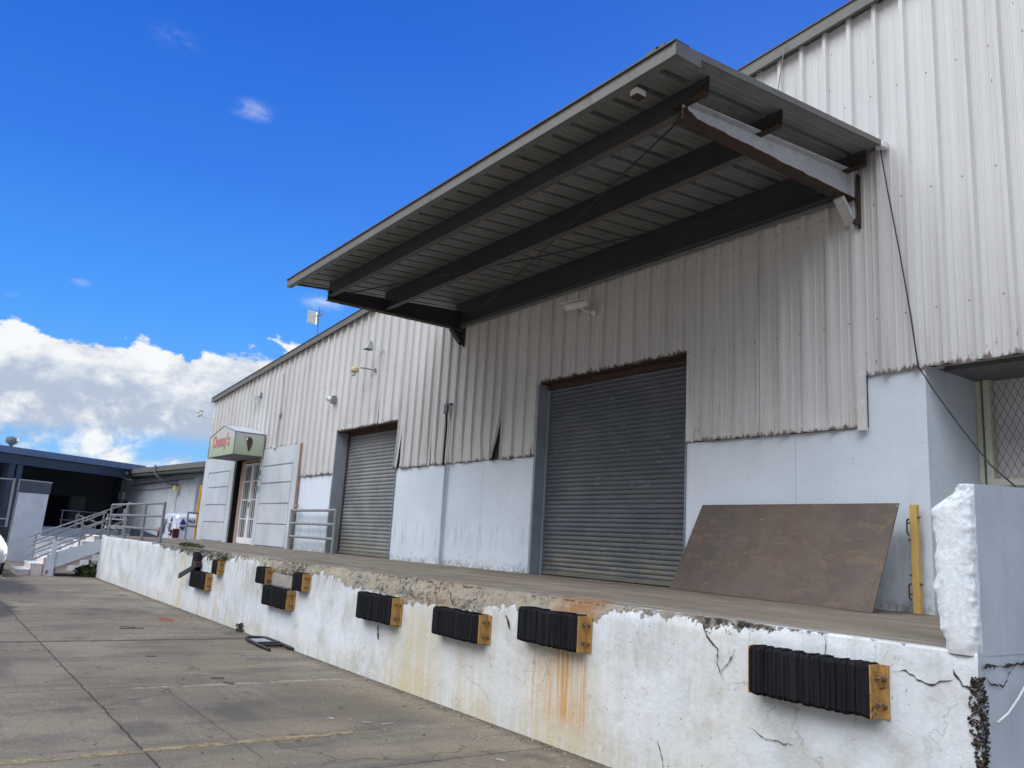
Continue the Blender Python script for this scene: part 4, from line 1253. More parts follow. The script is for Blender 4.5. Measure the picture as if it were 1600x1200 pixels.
bm = B(); lathe(bm, (-.05, -.14, 0), [(.10, 0), (.10, .10), (.085, .13)], (-.35, -1, -.15), 14)
hs = build('housing', bm, M['white'], bx)
bm = B(); lathe(bm, (-.105, -.272, -.02), [(.055, 0), (.03, .02)], (-.35, -1, -.15), 12)
build('lens', bm, M['black'], hs)
fl = thing('floodlight', 'grey floodlight on a bracket near the roof edge above the green sign', 'floodlight', (-24.1, 7.97, 5.62))
bm = B(); box(bm, -.06, .06, -.1, 0, -.10, .26, .01); tube(bm, [(0, -.08, 0), (-.14, -.25, .02)], .025, 8)
build('bracket', bm, M['dimpanel'], fl)
bm = B(); hexa(bm, [(-.75, -.42, -.02), (-.22, -.30, -.22), (-.18, -.12, -.16), (-.66, -.2, .02), (-.80, -.44, .10), (-.26, -.32, -.06), (-.22, -.14, .0), (-.70, -.22, .14)])
hd = build('lamp_head', bm, M['galv'], fl)
bm = B(); hexa(bm, [(-.70, -.425, -.022), (-.25, -.32, -.20), (-.25, -.322, -.205), (-.70, -.43, -.03), (-.74, -.445, .07), (-.30, -.335, -.07), (-.30, -.34, -.075), (-.74, -.45, .065)])
build('lens', bm, M['lens'], hd)
la = thing('arm_lamp', 'yellowed round security lamp on a short arm above the small roller door', 'lamp', (-16.32, 7.97, 5.37))
bm = B(); tube(bm, [(0, 0, 0), (-.25, -.28, .06), (-.42, -.45, .09)], .028, 8); box(bm, -.05, .05, -.02, .01, -.09, .09)
build_each('arm', bm, M['dimpanel'], la)
bm = B(); lathe(bm, (-.60, -.62, -.10), [(.13, 0), (.17, .03), (.17, .13), (.12, .20), (.05, .22)], (0, 0, 1), 14)
hd = build('lamp_head', bm, M['cream'], la)
bm = B(); lathe(bm, (-.62, -.64, -.28), [(.03, 0), (.085, .05), (.10, .17)], (0, 0, 1), 14)
build('bulb_cover', bm, M['lens'], hd)
ww = thing('wedge_light', 'pale grey wedge shaped floodlight on an arm nearest the canopy corner', 'floodlight', (-15.9, 7.97, 5.78))
bm = B(); tube(bm, [(0, 0, 0), (-.25, -.3, .04), (-.5, -.6, .04)], .026, 8); box(bm, -.04, .04, -.02, .01, -.09, .09)
build_each('arm', bm, M['galv'], ww)
bm = B(); hexa(bm, [(-.72, -.80, .06), (-.36, -.80, .06), (-.36, -.42, .06), (-.72, -.42, .06), (-.50, -.62, .52), (-.42, -.62, .52), (-.42, -.46, .50), (-.50, -.46, .50)])
hd = build('lamp_head', bm, M['galv'], ww)
bm = B(); box(bm, -.76, -.34, -.84, -.40, .03, .055)
build('lamp_glass', bm, M['black'], hd)
bm = B(); lathe(bm, (-.37, -.56, .33), [(.022, 0), (.022, .02)], (1, -.1, .1), 8)
build('lock_screw', bm, M['black'], hd)
ww.scale = (.42,)*3; ww.location.x -= .42; la.scale = (.56,)*3; la.location.x -= .32; fl.scale = (.52,)*3; fl.location.x -= .22; bx.scale = (.68,)*3
# conduit patch running up above entrance
bm = B(); tube(bm, [(-22.55, 7.93, 4.0), (-22.5, 7.935, 4.9), (-22.45, 7.93, 5.35), (-22.55, 7.93, 6.1)], .014, 6); box(bm, -22.62, -22.45, 7.90, 7.955, 3.93, 4.02, .01); box(bm, -22.56, -22.44, 7.91, 7.955, 4.88, 5.02, .005)
tag(build('conduit', bm, M['strim'], None), 'painted white conduit running up the siding right of the green sign', 'pipe')
# roof antenna
an = thing('antenna', 'flat grid antenna on a thin mast above the roof edge', 'antenna', (-23.05, 9.0, 6.5))
bm = B(); tube(bm, [(0, 0, 0), (0, 0, 1.95)], .016, 6)
build('mast', bm, M['dimpanel'], an)
bm = B(); hexa(bm, [(-.50, -.16, 1.52), (-.10, -.02, 1.40), (-.07, -.05, 1.40), (-.47, -.19, 1.52), (-.52, -.16, 1.93), (-.12, -.02, 1.80), (-.09, -.05, 1.80), (-.49, -.19, 1.93)])
build('grid_panel', bm, M['galv'], an)
bm = B()
tube(bm, [(-.12, -.02, 1.68), (.0, 0, 1.70), (.12, .02, 1.68)], .02, 6)
ring = [(.14+.09*math.cos(a), .02, 1.70+.09*math.sin(a)) for a in [k*math.pi/6 for k in range(13)]]
tube(bm, ring, .008, 5)
build_each('feed_arm', bm, M['dimpanel'], an)

# ================================================================== YARD THINGS
fr = thing('metal_frame', 'black U-shaped metal frame lying flat on the concrete beside the dock', 'frame', (-12.0, 4.4, 0))
bm = B(); tube(bm, [(.70, -.17, .03), (.2, -.16, .035), (-.40, -.13, .04), (-.52, -.08, .04), (-.55, .02, .04), (-.52, .14, .04), (-.42, .2, .04), (.1, .20, .035), (.68, .17, .03)], .022, 8)
build('bent_tube', bm, M['blackiron'], fr, smooth=True)
bm = B(); box(bm, -.45, .10, -.11, .165, .022, .034); 
build('centre_panel', bm, M['jamb'], fr)
bm = B(); box(bm, .10, .17, -.15, .19, .015, .06, .008); box(bm, .25, .31, -.15, .18, .012, .05, .008)
build_each('cross_bar', bm, M['blackiron'], fr)

# debris: paint chips and grit along the dock foot and over the slabs
bm = B()
def shard(bm, x, y, s, fl=.35):
    n = random.randint(3, 5); a0 = random.random()*6
    base = [Vector((x+math.cos(a0+k*2*math.pi/n)*s*random.uniform(.5, 1.2), y+math.sin(a0+k*2*math.pi/n)*s*random.uniform(.4, 1), .004+random.random()*.003)) for k in range(n)]
    bv = [bm.verts.new(p) for p in base]; tv = [bm.verts.new(p*1+Vector((0, 0, s*fl*random.uniform(.4, 1)))) for p in base]
    bm.faces.new(tv)
    for k in range(n): bm.faces.new((bv[k], bv[(k+1) % n], tv[(k+1) % n], tv[k]))
for i in range(520):
    x = random.uniform(-20, -4.2); d = random.expovariate(1/.16)
    shard(bm, x, D-.02-d, random.uniform(.004, .016))
for i in range(200):
    shard(bm, random.uniform(-19, -4), random.uniform(.4, 4.3), random.uniform(.003, .009), .25)
for cx, cy in ((-9.6, 3.75), (-8.9, 3.9), (-10.6, 3.6), (-8.2, 3.95), (-7.3, 3.6), (-6.1, 4.1), (-13.6, 3.4)):
    for i in range(15): shard(bm, random.gauss(cx, .25), min(4.55, random.gauss(cy, .16)), random.uniform(.004, .014), .3)
for x, y, a, l in ((-6.9, 3.5, 1.0, .09), (-6.75, 3.62, 1.6, .12), (-7.15, 3.3, .3, .07), (-5.4, 3.9, .4, .09), (-10.9, 4.45, 1.2, .06)):
    bar(bm, (x, y, .008), (x+math.cos(a)*l, y+math.sin(a)*l, .008), .012, .008)
build('debris', bm, M['chip'], kind='stuff')['label'] = 'pale paint chips scattered on the concrete'
bm = B()
for i in range(60):
    x = random.uniform(-16, -4.5); y = random.uniform(1.2, 4.5); a = random.random()*3.1; l = random.uniform(.015, .05)
    bar(bm, (x, y, .006), (x+math.cos(a)*l, y+math.sin(a)*l, .006), .005, .004)
for i in range(420):
    x = random.uniform(-24, -4.2)
    shard(bm, x, D-.02-random.expovariate(1/.06), random.uniform(.004, .014))
for x, y, a, l in ((-14.05, 2.85, 1.6, .35), (-11.1, 2.6, 1.4, .12), (-14.3, 2.9, .9, .25), (-9.4, 2.9, 1.2, .14), (-9.1, 2.95, .5, .14)):
    bar(bm, (x, y, .012), (x+math.cos(a)*l, y+math.sin(a)*l, .012), .014, .010)
build('litter', bm, M['twig'], kind='stuff')['label'] = 'dark twigs and grit scattered on the concrete'

# weeds
def leaves(bm, c, rx, ry, h, n, s):
    for i in range(n):
        a = random.random()*6.283; r = math.sqrt(random.random())
        p = Vector((c[0]+rx*r*math.cos(a), c[1]+ry*r*math.sin(a), c[2]+h*random.random()*(1-.5*r)))
        d = Vector((random.uniform(-1, 1), random.uniform(-1, 1), random.uniform(-.2, .9))).normalized()*s*random.uniform(.6, 1.3)
        w = d.cross(Vector((random.uniform(-1, 1), random.uniform(-1, 1), random.uniform(-1, 1)))).normalized()*s*.28
        v = [bm.verts.new(q) for q in (p, p+d*.5+w, p+d, p+d*.5-w)]
        bm.faces.new(v)
def weed(name, label, c, rx, ry, h, n, s, mat='leaf'):
    o = thing(name, label, 'plant', c)
    bm = B(); leaves(bm, (0, 0, 0), rx, ry, h, n, s)
    build('foliage', bm, M[mat], o)
    bm = B()
    for i in range(7):
        a = random.random()*6.28
        tube(bm, [(rx*.3*math.cos(a), ry*.3*math.sin(a), 0), (rx*.6*math.cos(a), ry*.6*math.sin(a), h*.7)], [.006, .003], 4)
    build('stem', bm, M['twig'], o)
    return o
weed('weed', 'low green weeds growing on the dock edge near the railing foot', (-18.3, 4.86, H-.03), .9, .10, .11, 420, .06)
weed('weed', 'tuft of yellow green moss over the small far bumper', (-15.0, 4.60, 1.05), .13, .05, .11, 160, .035)
weed('weed', 'dark weeds growing under the concrete stairs', (-27.6, 4.55, 0), .7, .4, .42, 900, .09)
weed('weed', 'dry dark weed at the foot of the dock wall', (-13.6, 4.56, 0), .10, .04, .16, 60, .06, 'moss')

# ================================================================== FAR END: stairs
stx = thing('stairs', 'concrete stairs with worn pinkish risers climbing to the far end of the dock', 'stairs', (-28.6, 2.6, 0))
n = 7; rise = (H-.01)/n; run = .305
for i in range(n):
    bm = B(); z0 = 0 if i < 3 else (i-1.2)*rise-.16
    box(bm, 0, 1.55, i*run, (i+1)*run+(.02 if i < n-1 else -.02), max(0, z0), (i+1)*rise-.03)
    sp_ = build('step', bm, M['pinkstep'], stx)
    bm = B(); box(bm, -.01, 1.56, i*run-.02, (i+1)*run+.0, (i+1)*rise-.0295, (i+1)*rise)
    build('tread', bm, M['whitewall'], sp_)
bm = B(); prism(bm, [(2.2*run, .14), (2.2*run, .60), (n*run-.03, H-.06), (n*run-.03, H-.42)], 'x', 1.565, 1.65)
build('stringer', bm, M['greypanel'], stx)
bm = B(); box(bm, 1.57, 1.69, .76, .88, 0, 1.0, .01)
build('newel', bm, M['greypanel'], stx)
hr = thing('handrail', 'near grey three-rail handrail sloping up the right side of the concrete stairs', 'railing', (-26.98, 3.42, 0), 0, 'stair handrails')
for i, y in enumerate((0, .62, 1.16)):
    zb = .66+y*.54
    bm = B(); tube(bm, [(0, y, zb-.3), (0, y, zb+.62)], .026, 6); build('post', bm, M['rail2'], hr)
for h in (.06, .32, .58):
    bm = B(); tube(bm, [(0, -.55, .66-.55*.54+h), (0, 1.22, .66+1.22*.54+h)], .024, 6); build('rail', bm, M['rail2'], hr)
hr = thing('handrail', 'far grey handrail sloping up behind the concrete stairs', 'railing', (-28.66, 2.9, 0), 0, 'stair handrails')
for y in (0.2, 1.4, 2.6):
    zb = .12+y*.46
    bm = B(); tube(bm, [(0, y, zb), (0, y, zb+.92)], .026, 6); build('post', bm, M['rail2'], hr)
for h in (.35, .62, .92):
    bm = B(); tube(bm, [(0, 0, .12+h), (0, 2.7, .12+2.7*.46+h)], .024, 6); build('rail', bm, M['rail2'], hr)
rw = thing('ramp_wall', 'low white wall with grey cap behind the concrete stairs', 'wall', (-30.2, 3.3, 0))
bm = B(); box(bm, -.15, .0, 0, 2.4, 0, .93)
build('wall_face', bm, M['whitewall'], rw)
bm = B(); box(bm, -.19, .04, -.04, 2.44, .932, 1.05)
build('wall_cap', bm, M['greypanel'], rw)

# equipment on the alley behind the railing: rolling platform ladder
ld = thing('platform_ladder', 'grey wheeled platform ladder standing behind the dock railing', 'ladder', (-31.6, 5.75, .36))
bm = B()
for x in (-.3, .3):
    for y in (-.22, .22): tube(bm, [(x, y, 0), (x*.9, y, 1.55)], .03, 6)
build_each('frame', bm, M['rail2'], ld)
for z in (.45, .75, 1.05, 1.35):
    bm = B(); box(bm, -.32, .32, -.26, .26, z, z+.04)
    build('tread', bm, M['greypanel'], ld)
bm = B(); box(bm, -.25, .25, .26, .29, .1, 1.75)
build('back_sheet', bm, M['dimpanel'], ld)
bm = B(); prism(bm, [(0, 0), (1.7, 0), (1.7, .6), (.05, 1.15)], 'y', 0, .7)
o = tag(build('wedge_ramp', bm, M['dimwall'], None), 'dark wedge shaped ramp lying behind the dock railing', 'ramp'); o.location = (-31.9, 6.3, .37); o.rotation_euler = (0, 0, R(76))
bm = B()
bm.free()
bm = B(); box(bm, -60, -29.85, 5.0, 9.6, .0, .36); box(bm, -40, -29.5, 9.6, 24, 0, .36)
for o in build_each('path', bm, M['conc']): o['kind'] = 'structure'

# ================================================================== VAN
vn = thing('van', 'white van with blue lettering parked in the alley behind the far end of the dock', 'van', (-31.3, 7.75, .36), R(5))
vn.scale = (1, 1, .86)
# local: +y forward, rear at y=0, right side at x=0, left at x=-1.75
bm = B()
sec = [  # (y, half width top, ztop, zshoulder)
    (0.0, .66, 1.92, 1.15), (.12, .72, 1.99, 1.15), (.6, .74, 2.02, 1.15), (3.2, .74, 2.0, 1.15), (3.9, .66, 1.72, 1.15), (4.5, .60, 1.18, 1.05), (5.0, .55, 1.02, .9)]
rings = []
for y, ht, zt, zs_ in sec:
    ins = .10 if y == 0 else 0
    pts = [(-.86+ins*.5, .35), (-.87, .75), (-.86, zs_), (-ht-.04, zt-.14), (-ht+.08, zt-.02), (0, zt+.01), (ht-.08, zt-.02), (ht+.04, zt-.14), (.86, zs_), (.87, .75), (.86-ins*.5, .35)]
    rings.append([bm.verts.new((px-.87, y-(.10 if (y == 0 and pz < 1.0) else 0), pz)) for px, pz in pts])
for a, b_ in zip(rings, rings[1:]):
    for k in range(len(a)-1): bm.faces.new((a[k], a[k+1], b_[k+1], b_[k]))
    bm.faces.new((a[-1], a[0], b_[0], b_[-1]))
bm.faces.new(rings[0]); bm.faces.new(rings[-1][::-1])
vb = build('body', bm, M['vanpaint'], vn)
bm = B(); box(bm, -.16, .02, -.075, .12, .98, 1.36, .02)
build('tail_lamp', bm, M['redlamp'], vn)
bm = B(); box(bm, -1.76, -1.58, -.075, .12, .98, 1.36, .02)
build('tail_lamp', bm, M['redlamp'], vn)
bm = B(); box(bm, -.52, -.26, -.085, .0, 1.08, 1.30, .01)
pl = build('plate_recess', bm, M['black'], vn)
bm = B(); box(bm, -.46, -.36, -.088, -.086, 1.12, 1.22)
build('number_plate', bm, M['white'], pl)
bm = B(); box(bm, -1.72, -.02, -.16, .05, .40, .62, .03)
build('bumper', bm, M['dimpanel'], vn)
for y in (.95, 4.0):
    for x in (-1.62, -.12):
        bm = B(); lathe(bm, (x-.1, y, .34), [(.30, 0), (.34, .03), (.34, .19), (.30, .22)], (1, 0, 0), 20)
        w_ = build('wheel', bm, M['rubberwheel'], vn)
        bm = B(); lathe(bm, (x-.11, y, .34), [(.2, 0), (.2, .24)], (1, 0, 0), 16)
        build('rim', bm, M['rail2'], w_)
text('AUDIO', M['blueink'], vn, (.008, .68, 1.70), RS, .19, 1., bold=.008)
text('- - - - -', M['greyink'], vn, (.012, .66, 1.50), RS, .16, 1.)
bm = B(); prism(bm, [(.10, 1.55), (.34, 1.55), (.22, 1.80)], 'x', -.03, .008); prism(bm, [(.08, 1.45), (.36, 1.45), (.22, 1.30)], 'x', -.01, .012)
build('emblem', bm, M['blueink'], vn)
bm = B()
for i in range(8):
    z = 1.72-.075*i; w = random.uniform(.25, .42)
    box(bm, -1.45, -1.45+w, -.03-.012*i, .0, z, z+.03)
for i in range(4): box(bm, -.8, -.5, -.05-.01*i, .0, 1.56-.07*i, 1.59-.07*i)
build('rear_lettering', bm, M['greyink'], vn)
bm = B(); prism(bm, [(-.66, 1.66), (-.46, 1.66), (-.54, 1.84)], 'y', -.03, .01)
build('rear_emblem', bm, M['blueink'], vn)

# ================================================================== CAR at the left edge
cr = thing('car', 'white car parked at the far left with only its front corner in view', 'car', (-25.9, 1.40, 0))
# local: front faces +x at x=0
bm = B()
sec = [(-4.3, .70, .95), (-4.0, .76, 1.05), (-3.4, .80, 1.42), (-2.2, .82, 1.46), (-1.35, .82, 1.02), (-.7, .82, .94), (-.22, .80, .84), (-.02, .66, .66)]
rings = []
for x, hw, zt in sec:
    cab = -3.8 < x < -1.6
    tw = hw*.72 if cab else hw*.86
    pts = [(-hw*.96, .22), (-hw*1.03, .5), (-hw*1.02, min(.88, zt-.06)), (-tw, zt-.02), (0, zt+.02), (tw, zt-.02), (hw*1.02, min(.88, zt-.06)), (hw*1.03, .5), (hw*.96, .22)]
    rings.append([bm.verts.new((x, y, z)) for y, z in pts])
for a, b_ in zip(rings, rings[1:]):
    for k in range(len(a)-1): bm.faces.new((a[k], a[k+1], b_[k+1], b_[k]))
    bm.faces.new((a[-1], a[0], b_[0], b_[-1]))
bm.faces.new(rings[0]); bm.faces.new(rings[-1][::-1])
cb = build('body', bm, M['carpaint'], cr, smooth=True)
sub = cb.modifiers.new('round', 'SUBSURF'); sub.levels = 2; sub.render_levels = 2
for s in (-1, 1):
    bm = B(); hexa(bm, [(-.05, s*.48, .62), (-.35, s*.83, .64), (-.5, s*.82, .66), (-.2, s*.46, .64), (-.12, s*.48, .76), (-.42, s*.80, .80), (-.55, s*.78, .80), (-.3, s*.46, .78)])
    build('headlight', bm, M['lens'], cr)
bm = B(); box(bm, -.22, .02, -.7, .7, .20, .32, .03)
build('lower_grille', bm, M['black'], cr)
bm = B(); box(bm, -3.2, -1.75, -.845, .845, .98, 1.30)
build('side_glass', bm, M['glass'], cr)
for x in (-.85, -3.45):
    for y in (-.83, .63):
        bm = B(); lathe(bm, (x, y, .31), [(.27, 0), (.31, .03), (.31, .17), (.27, .20)], (0, 1, 0), 20)
        w_ = build('wheel', bm, M['rubberwheel'], cr)
        bm = B(); lathe(bm, (x, y-.005, .31), [(.19, 0), (.19, .21)], (0, 1, 0), 16)
        build('rim', bm, M['rail2'], w_)

# ================================================================== GATE PANEL and fence post
gp = thing('gate_panel', 'tall white sheet gate panel with a dark top band standing by the left edge', 'gate', (-35.4, 2.95, 0), R(4))
bm = B(); prism(bm, [(.0, .12), (.08, .03), (.16, 0), (.88, 0), (.95, .04), (1.0, .14), (1.06, 2.5), (.06, 2.5)], 'x', -.03, .03)
sh = build('sheet', bm, M['greypanel'], gp)
bm = B()
for z in (.3, .75, 1.25, 1.75, 2.2):
    for y in (.3, .78): lathe(bm, (.03, y+z*.01, z), [(.016, 0), (.010, .012)], (1, 0, 0), 8)
build_each('bolt', bm, M['dimpanel'], sh)
bm = B(); box(bm, -.02, .02, .07, 1.1, 2.505, 2.92)
build('top_band', bm, M['dimwall'], gp)
bm = B(); tube(bm, [(0, .05, 2.96), (0, 1.12, 2.94)], .03, 8); tube(bm, [(0, -.02, .05), (0, .04, 2.98)], .03, 8)
build_each('frame', bm, M['rail2'], gp)
fp = thing('fence', 'galvanised pipe fence running left from the white gate panel', 'fence', (-35.4, 2.8, 0), R(4))
for y in (0, -2.6, -5.2):
    bm = B(); tube(bm, [(0, y, 0), (0, y, 3.0)], .035, 8); build('post', bm, M['rail2'], fp)
for z in (1.5, 2.95):
    bm = B(); tube(bm, [(0, -7.5, z), (0, 0, z)], .028, 8); build('rail', bm, M['rail2'], fp)

# ================================================================== BLUE CANOPY BUILDING (far left)
bl = thing('dock_building', 'dark blue open dock building with pale blue roof fascia at the far left', 'building', (-50.07, 10.09, 0), math.atan2(-.8489, .5286))
# local +x along the face to the left of the photo, local -y into the building
def at(name, mat, parent, *boxes):
    bm = B()
    for b_ in boxes: box(bm, *b_)
    return build_each(name, bm, M[mat], parent)[0]
rf = at('roof', 'navyfascia', bl, (-6, 20, -14, .0, 4.60, 4.86))
at('fascia', 'navyfascia', rf, (-.1, 20, .001, .12, 4.58, 4.90))
at('edge_beam', 'navy', bl, (.2, 20, -.35, -.05, 4.10, 4.55))
at('column', 'navy', bl, (7.24, 7.52, -.45, -.02, 0, 4.08))
at('column', 'navy', bl, (7.64, 7.94, -.45, -.02, 0, 4.08))
at('column', 'navy', bl, (15.6, 15.9, -.45, -.02, 0, 4.08))
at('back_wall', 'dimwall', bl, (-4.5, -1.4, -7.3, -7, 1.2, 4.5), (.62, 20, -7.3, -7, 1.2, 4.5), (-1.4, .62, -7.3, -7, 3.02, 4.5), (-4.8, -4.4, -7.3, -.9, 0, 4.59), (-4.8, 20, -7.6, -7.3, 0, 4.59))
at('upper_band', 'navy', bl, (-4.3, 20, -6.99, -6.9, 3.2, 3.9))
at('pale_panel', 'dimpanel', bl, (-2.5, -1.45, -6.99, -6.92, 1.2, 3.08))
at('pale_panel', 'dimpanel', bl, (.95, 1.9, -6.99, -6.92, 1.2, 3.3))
at('doorway_shade', 'dark', bl, (-1.4, .62, -7.28, -7.2, 1.2, 3.02))  # dark sheet standing in for the unlit doorway
at('dock_base', 'greywall', bl, (-4.3, 20, -7.4, -1.2, 0, 1.2))
bm = B()
for x in (1.5, 5.6): lathe(bm, (x, -1.4, 4.2), [(.16, 0), (.10, .10)], (0, 0, 1), 10)
build_each('ceiling_lamp', bm, M['rail2'], bl)
bm = B(); lathe(bm, (1.05, -.02, 4.36), [(.10, 0), (.07, .12)], (0, 1, 0), 10)
build('flood_lamp', bm, M['rail2'], bl)
vt = thing('roof_vent', 'round grey turbine vent on the blue roof at the far left', 'vent', (-45.9, 3.25, 4.9))
vt.scale = (.62,)*3
bm = B(); lathe(bm, (0, 0, 0), [(.16, -.3), (.16, .15), (.36, .28), (.42, .50), (.36, .70), (.18, .80)], (0, 0, 1), 18)
build('drum', bm, M['dimpanel'], vt)
bm = B(); 
for k in range(12):
    a = k*math.pi/6
    tube(bm, [(.38*math.cos(a), .38*math.sin(a), .26), (.44*math.cos(a+.2), .44*math.sin(a+.2), .5), (.37*math.cos(a+.4), .37*math.sin(a+.4), .72)], .014, 4)
build_each('vane', bm, M['rail'], vt)
# railing on that dock, and a sloping one down from it
o = thing('dock_railing', 'thin railing on the edge of the dark blue dock behind the stairs', 'railing', (-50.07, 10.09, 1.2), math.atan2(-.8489, .5286))
for x in (-.4, .6, 1.6, 2.6, 3.6):
    bm = B(); tube(bm, [(x, -1.3, 0), (x, -1.3, .92)], .03, 6); build('post', bm, M['rail'], o)
for z in (.4, .9):
    bm = B(); tube(bm, [(-.5, -1.3, z), (3.7, -1.3, z)], .028, 6); build('rail', bm, M['rail'], o)
o = thing('ramp_railing', 'sloping pale railing descending from the blue dock behind the stairs', 'railing', (-45.5, 6.5, 0))
P0, P1 = Vector((0, 0, 1.9)), Vector((1.4, 2.5, .95))
for f in (0, .33, .66, 1):
    p = P0.lerp(P1, f)
    bm = B(); tube(bm, [(p.x, p.y, p.z-.75), (p.x, p.y, p.z)], .032, 6); build('post', bm, M['rail2'], o)
for dz in (0, -.38):
    bm = B(); tube(bm, [P0+Vector((0, 0, dz)), P1+Vector((0, 0, dz))], .03, 6); build('rail', bm, M['rail2'], o)

# ================================================================== GREY ANNEX between the two
ax = thing('annex_building', 'low pale grey building with a dark eave joining the blue one', 'building', (-51.41, 10.04, 0), math.atan2(.94, 11.27))
at('wall', 'greypanel', ax, (-2.5, 9.9, 0, .3, 0, 4.16), (9.9, 10.2, .0, 1.4, 0, 4.16))
at('recess_wall', 'greywall', ax, (10.2, 24, 1.1, 1.4, 0, 4.2))
rf = at('roof', 'fascia', ax, (-.6, 24, -.75, 12, 4.36, 4.62))
at('soffit', 'fasciadark', rf, (-.5, 24, -.70, 1.3, 4.22, 4.355))
at('gutter', 'jamb', ax, (-.4, 24, -.15, -.02, 4.05, 4.18))
bm = B(); tube(bm, [(-.45, -.8, 4.66), (-.5, -.8, 4.35), (-.3, -.5, 4.2), (.15, -.1, 4.1)], .06, 8)
build('downpipe', bm, M['whitewall'], ax)
bm = B(); tube(bm, [(6.15, -.82, 4.68), (6.15, -.8, 4.2), (6.35, -.12, 3.80), (7.2, -.1, 3.75), (7.7, -.1, 3.70)], .05, 8)
build('conduit', bm, M['dimpanel'], ax)
bm = B(); tube(bm, [(0, -.06, 3.76), (2, -.06, 3.84), (4.5, -.06, 3.88), (9.8, -.06, 3.98)], .022, 6); tube(bm, [(.3, -.05, 3.5), (4, -.05, 3.52), (7.5, -.05, 3.62)], .014, 6); box(bm, 7.55, 7.58, -.01, -.002, 1.2, 3.3)
build_each('cable', bm, M['wire'], ax)
at('wall_lamp', 'cream', ax, (7.65, 7.98, -.28, -.02, 3.36, 3.62))
at('meter_box', 'greywall', ax, (-2.2, -1.4, -.16, -.01, 3.0, 3.4))
at('door_opening', 'dark', ax, (-1.35, -.65, -.03, -.004, 1.2, 2.9))

# ================================================================== SKY, SUN, CAMERA
SUN_AZ, SUN_EL = -35, 24      # azimuth from +y toward +x
w = bpy.data.worlds.new('World'); sc.world = w; w.use_nodes = True
t = NT(w.node_tree)
sky = t.n('ShaderNodeTexSky', sky_type='NISHITA'); sky.sun_disc = False
sky.sun_elevation = R(SUN_EL); sky.sun_rotation = R(SUN_AZ); sky.air_density = 1.0; sky.dust_density = .3; sky.ozone_density = 2.5
d = t.n('ShaderNodeTexCoord').outputs['Generated']
x, y, z = t.sep(d)
el = t.m('ARCSINE', t.m('MINIMUM', t.m('MAXIMUM', z, -1.), 1.))
# deep tropical blue, paler towards the horizon, with a share of the physical sky
rp = t.n('ShaderNodeValToRGB'); cr_ = rp.color_ramp
cr_.elements[0].position = 0.; cr_.elements[0].color = (.26, .58, .92, 1)
cr_.elements[1].position = 1.; cr_.elements[1].color = (.004, .05, .33, 1)
for p_, c_ in ((.10, (.13, .43, .93)), (.19, (.062, .315, .93)), (.31, (.030, .19, .79)), (.45, (.012, .125, .66)), (.65, (.006, .08, .50))):
    e_ = cr_.elements.new(p_); e_.color = (*c_, 1)
t.put(rp.inputs[0], t.m('DIVIDE', el, 1.3))
skyc = t.mix(1., rp.outputs[0], (1.92, 1.92, 1.92), 'MULTIPLY')
skyc = t.mix(.035, skyc, t.mix(1., sky.outputs[0], (.5, .8, 1.2), 'MULTIPLY'))
# clouds: a bank low in the sky, plus unseen cloud added towards -y to light the facade
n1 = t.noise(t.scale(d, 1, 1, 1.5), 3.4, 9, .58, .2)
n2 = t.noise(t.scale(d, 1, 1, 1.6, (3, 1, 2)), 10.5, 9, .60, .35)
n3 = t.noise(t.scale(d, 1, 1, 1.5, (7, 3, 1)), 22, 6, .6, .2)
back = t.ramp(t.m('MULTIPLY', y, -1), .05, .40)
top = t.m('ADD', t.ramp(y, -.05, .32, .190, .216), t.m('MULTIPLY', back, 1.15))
top = t.m('ADD', top, t.m('MULTIPLY', t.m('SUBTRACT', n1, .5), .10))
top = t.m('ADD', top, t.m('MULTIPLY', t.m('SUBTRACT', n2, .5), .10))
top = t.m('ADD', top, t.m('MULTIPLY', t.m('SUBTRACT', n3, .5), .055))
edge = t.m('SUBTRACT', top, el)
mask = t.ramp(edge, 0., .009)
lowgap = t.m('MULTIPLY', t.ramp(t.m('ABSOLUTE', t.m('SUBTRACT', el, .080)), .008, .030, 1, 0), t.ramp(t.m('ADD', n1, t.m('MULTIPLY', t.m('SUBTRACT', n2, .5), .6)), .56, .44))
mask = t.m('MULTIPLY', mask, t.m('SUBTRACT', 1, t.m('MULTIPLY', t.m('MULTIPLY', lowgap, t.m('SUBTRACT', 1, back)), .9)))
mask = t.m('MULTIPLY', mask, t.ramp(t.m('ADD', n1, t.m('MULTIPLY', t.m('SUBTRACT', n3, .5), .3)), .24, .34, .5, 1))
# wisps
wz = t.noise(t.scale(d, 14, 14, 40, (1.3, 4.2, .7)), 1., 7, .66, .6)
wisp = 0.
for az_, el_, wd, st_ in ((15.2, 27.4, .034, .34), (9.3, 30.4, .034, .14), (6.2, 14.6, .014, .35), (2.6, 13.2, .012, .25), (21.5, 15.8, .034, .55), (1.0, 10.2, .045, .8)):
    a_, e_ = R(az_), R(el_); dv = (-math.cos(a_)*math.cos(e_), math.sin(a_)*math.cos(e_), math.sin(e_))
    q = [t.m('SUBTRACT', u, v) for u, v in zip((x, y, z), dv)]
    zz_ = t.m('MULTIPLY', q[2], 2.3)
    rr = t.m('SQRT', t.m('ADD', t.m('ADD', t.m('MULTIPLY', q[0], q[0]), t.m('MULTIPLY', q[1], q[1])), t.m('MULTIPLY', zz_, zz_)))
    wisp = t.m('MAXIMUM', wisp, t.m('MULTIPLY', t.ramp(rr, 0., wd, st_, 0), t.ramp(wz, .38, .66)))
mask = t.m('MAXIMUM', mask, wisp)
lit = t.ramp(t.m('ADD', t.m('MULTIPLY', n2, .75), t.m('ADD', t.m('MULTIPLY', n3, .35), t.m('MULTIPLY', t.ramp(edge, 0., .07, 1, 0), .10))), .50, .66)
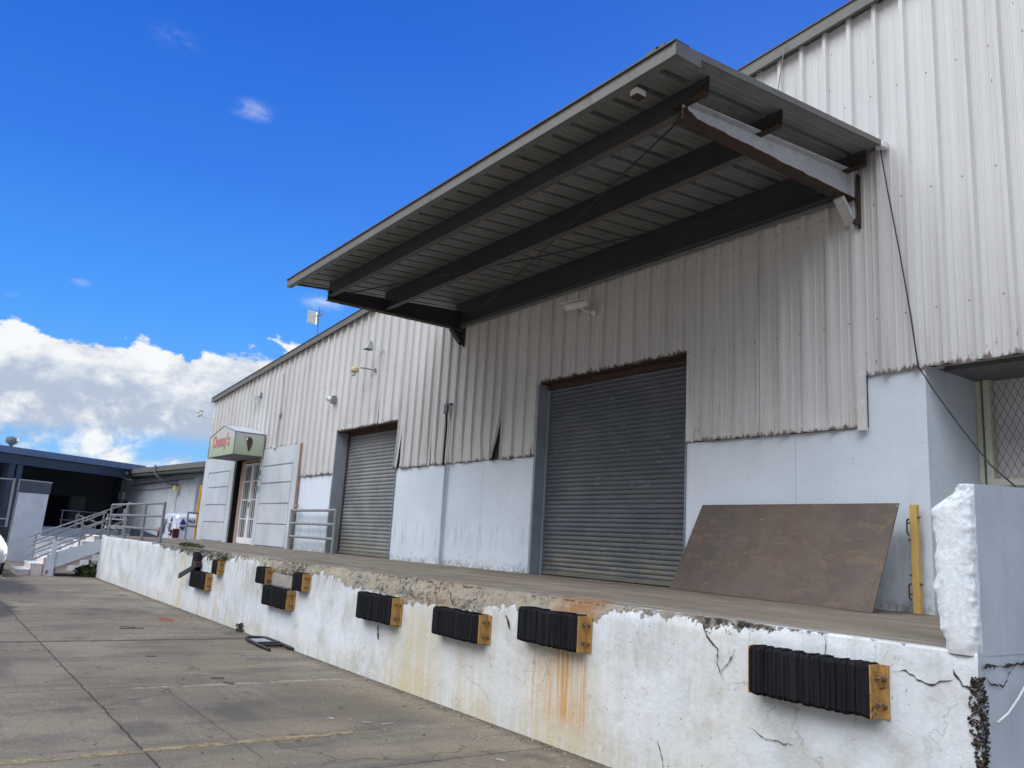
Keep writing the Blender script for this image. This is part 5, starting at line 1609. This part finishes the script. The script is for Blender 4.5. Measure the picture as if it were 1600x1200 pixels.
cc = t.mix(lit, (.95, 1.12, 1.40), (1.90, 1.94, 1.98))
cc = t.mix(back, cc, (.6, .67, .78))  # added cloud kept dim low down so the wall under the canopy darkens
# unseen cloud added as fill light, brightest in its upper part
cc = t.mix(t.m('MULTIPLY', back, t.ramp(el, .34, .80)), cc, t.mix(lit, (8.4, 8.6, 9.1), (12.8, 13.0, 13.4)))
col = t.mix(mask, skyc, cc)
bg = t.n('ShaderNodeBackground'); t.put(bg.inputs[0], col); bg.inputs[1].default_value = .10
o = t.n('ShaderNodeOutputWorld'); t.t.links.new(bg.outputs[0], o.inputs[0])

sl = bpy.data.lights.new('sun', 'SUN'); sl.energy = 2.0; sl.angle = R(.5); sl.color = (1, .95, .87)
so = link(bpy.data.objects.new('sun', sl))
dirn = Vector((math.sin(R(SUN_AZ))*math.cos(R(SUN_EL)), math.cos(R(SUN_AZ))*math.cos(R(SUN_EL)), math.sin(R(SUN_EL))))
so.rotation_euler = (-dirn).to_track_quat('-Z', 'Y').to_euler()
so.location = (0, 30, 40)

cam = bpy.data.cameras.new('camera'); co = link(bpy.data.objects.new('camera', cam))
yaw, pit, rol = .6179, .1979, .0609
h_ = Vector((-math.cos(yaw), math.sin(yaw), 0)); r_ = Vector((math.sin(yaw), math.cos(yaw), 0)); u_ = Vector((0, 0, 1))
f_ = h_*math.cos(pit)+u_*math.sin(pit); up_ = u_*math.cos(pit)-h_*math.sin(pit)
r2 = r_*math.cos(rol)+up_*math.sin(rol); u2 = up_*math.cos(rol)-r_*math.sin(rol)
mt = Matrix((r2, u2, -f_)).transposed().to_4x4(); mt.translation = Vector((0, 0, 1.6))
co.matrix_world = mt
cam.sensor_width = 36; cam.lens = 1268.9/1600*36; cam.clip_start = .05; cam.clip_end = 3000
sc.camera = co
sc.view_settings.view_transform = 'Standard'; sc.view_settings.look = 'None'; sc.view_settings.gamma = 1
sc.view_settings.use_curve_mapping = False
sc.view_settings.exposure = 2.3
sc.cycles.max_bounces = 8
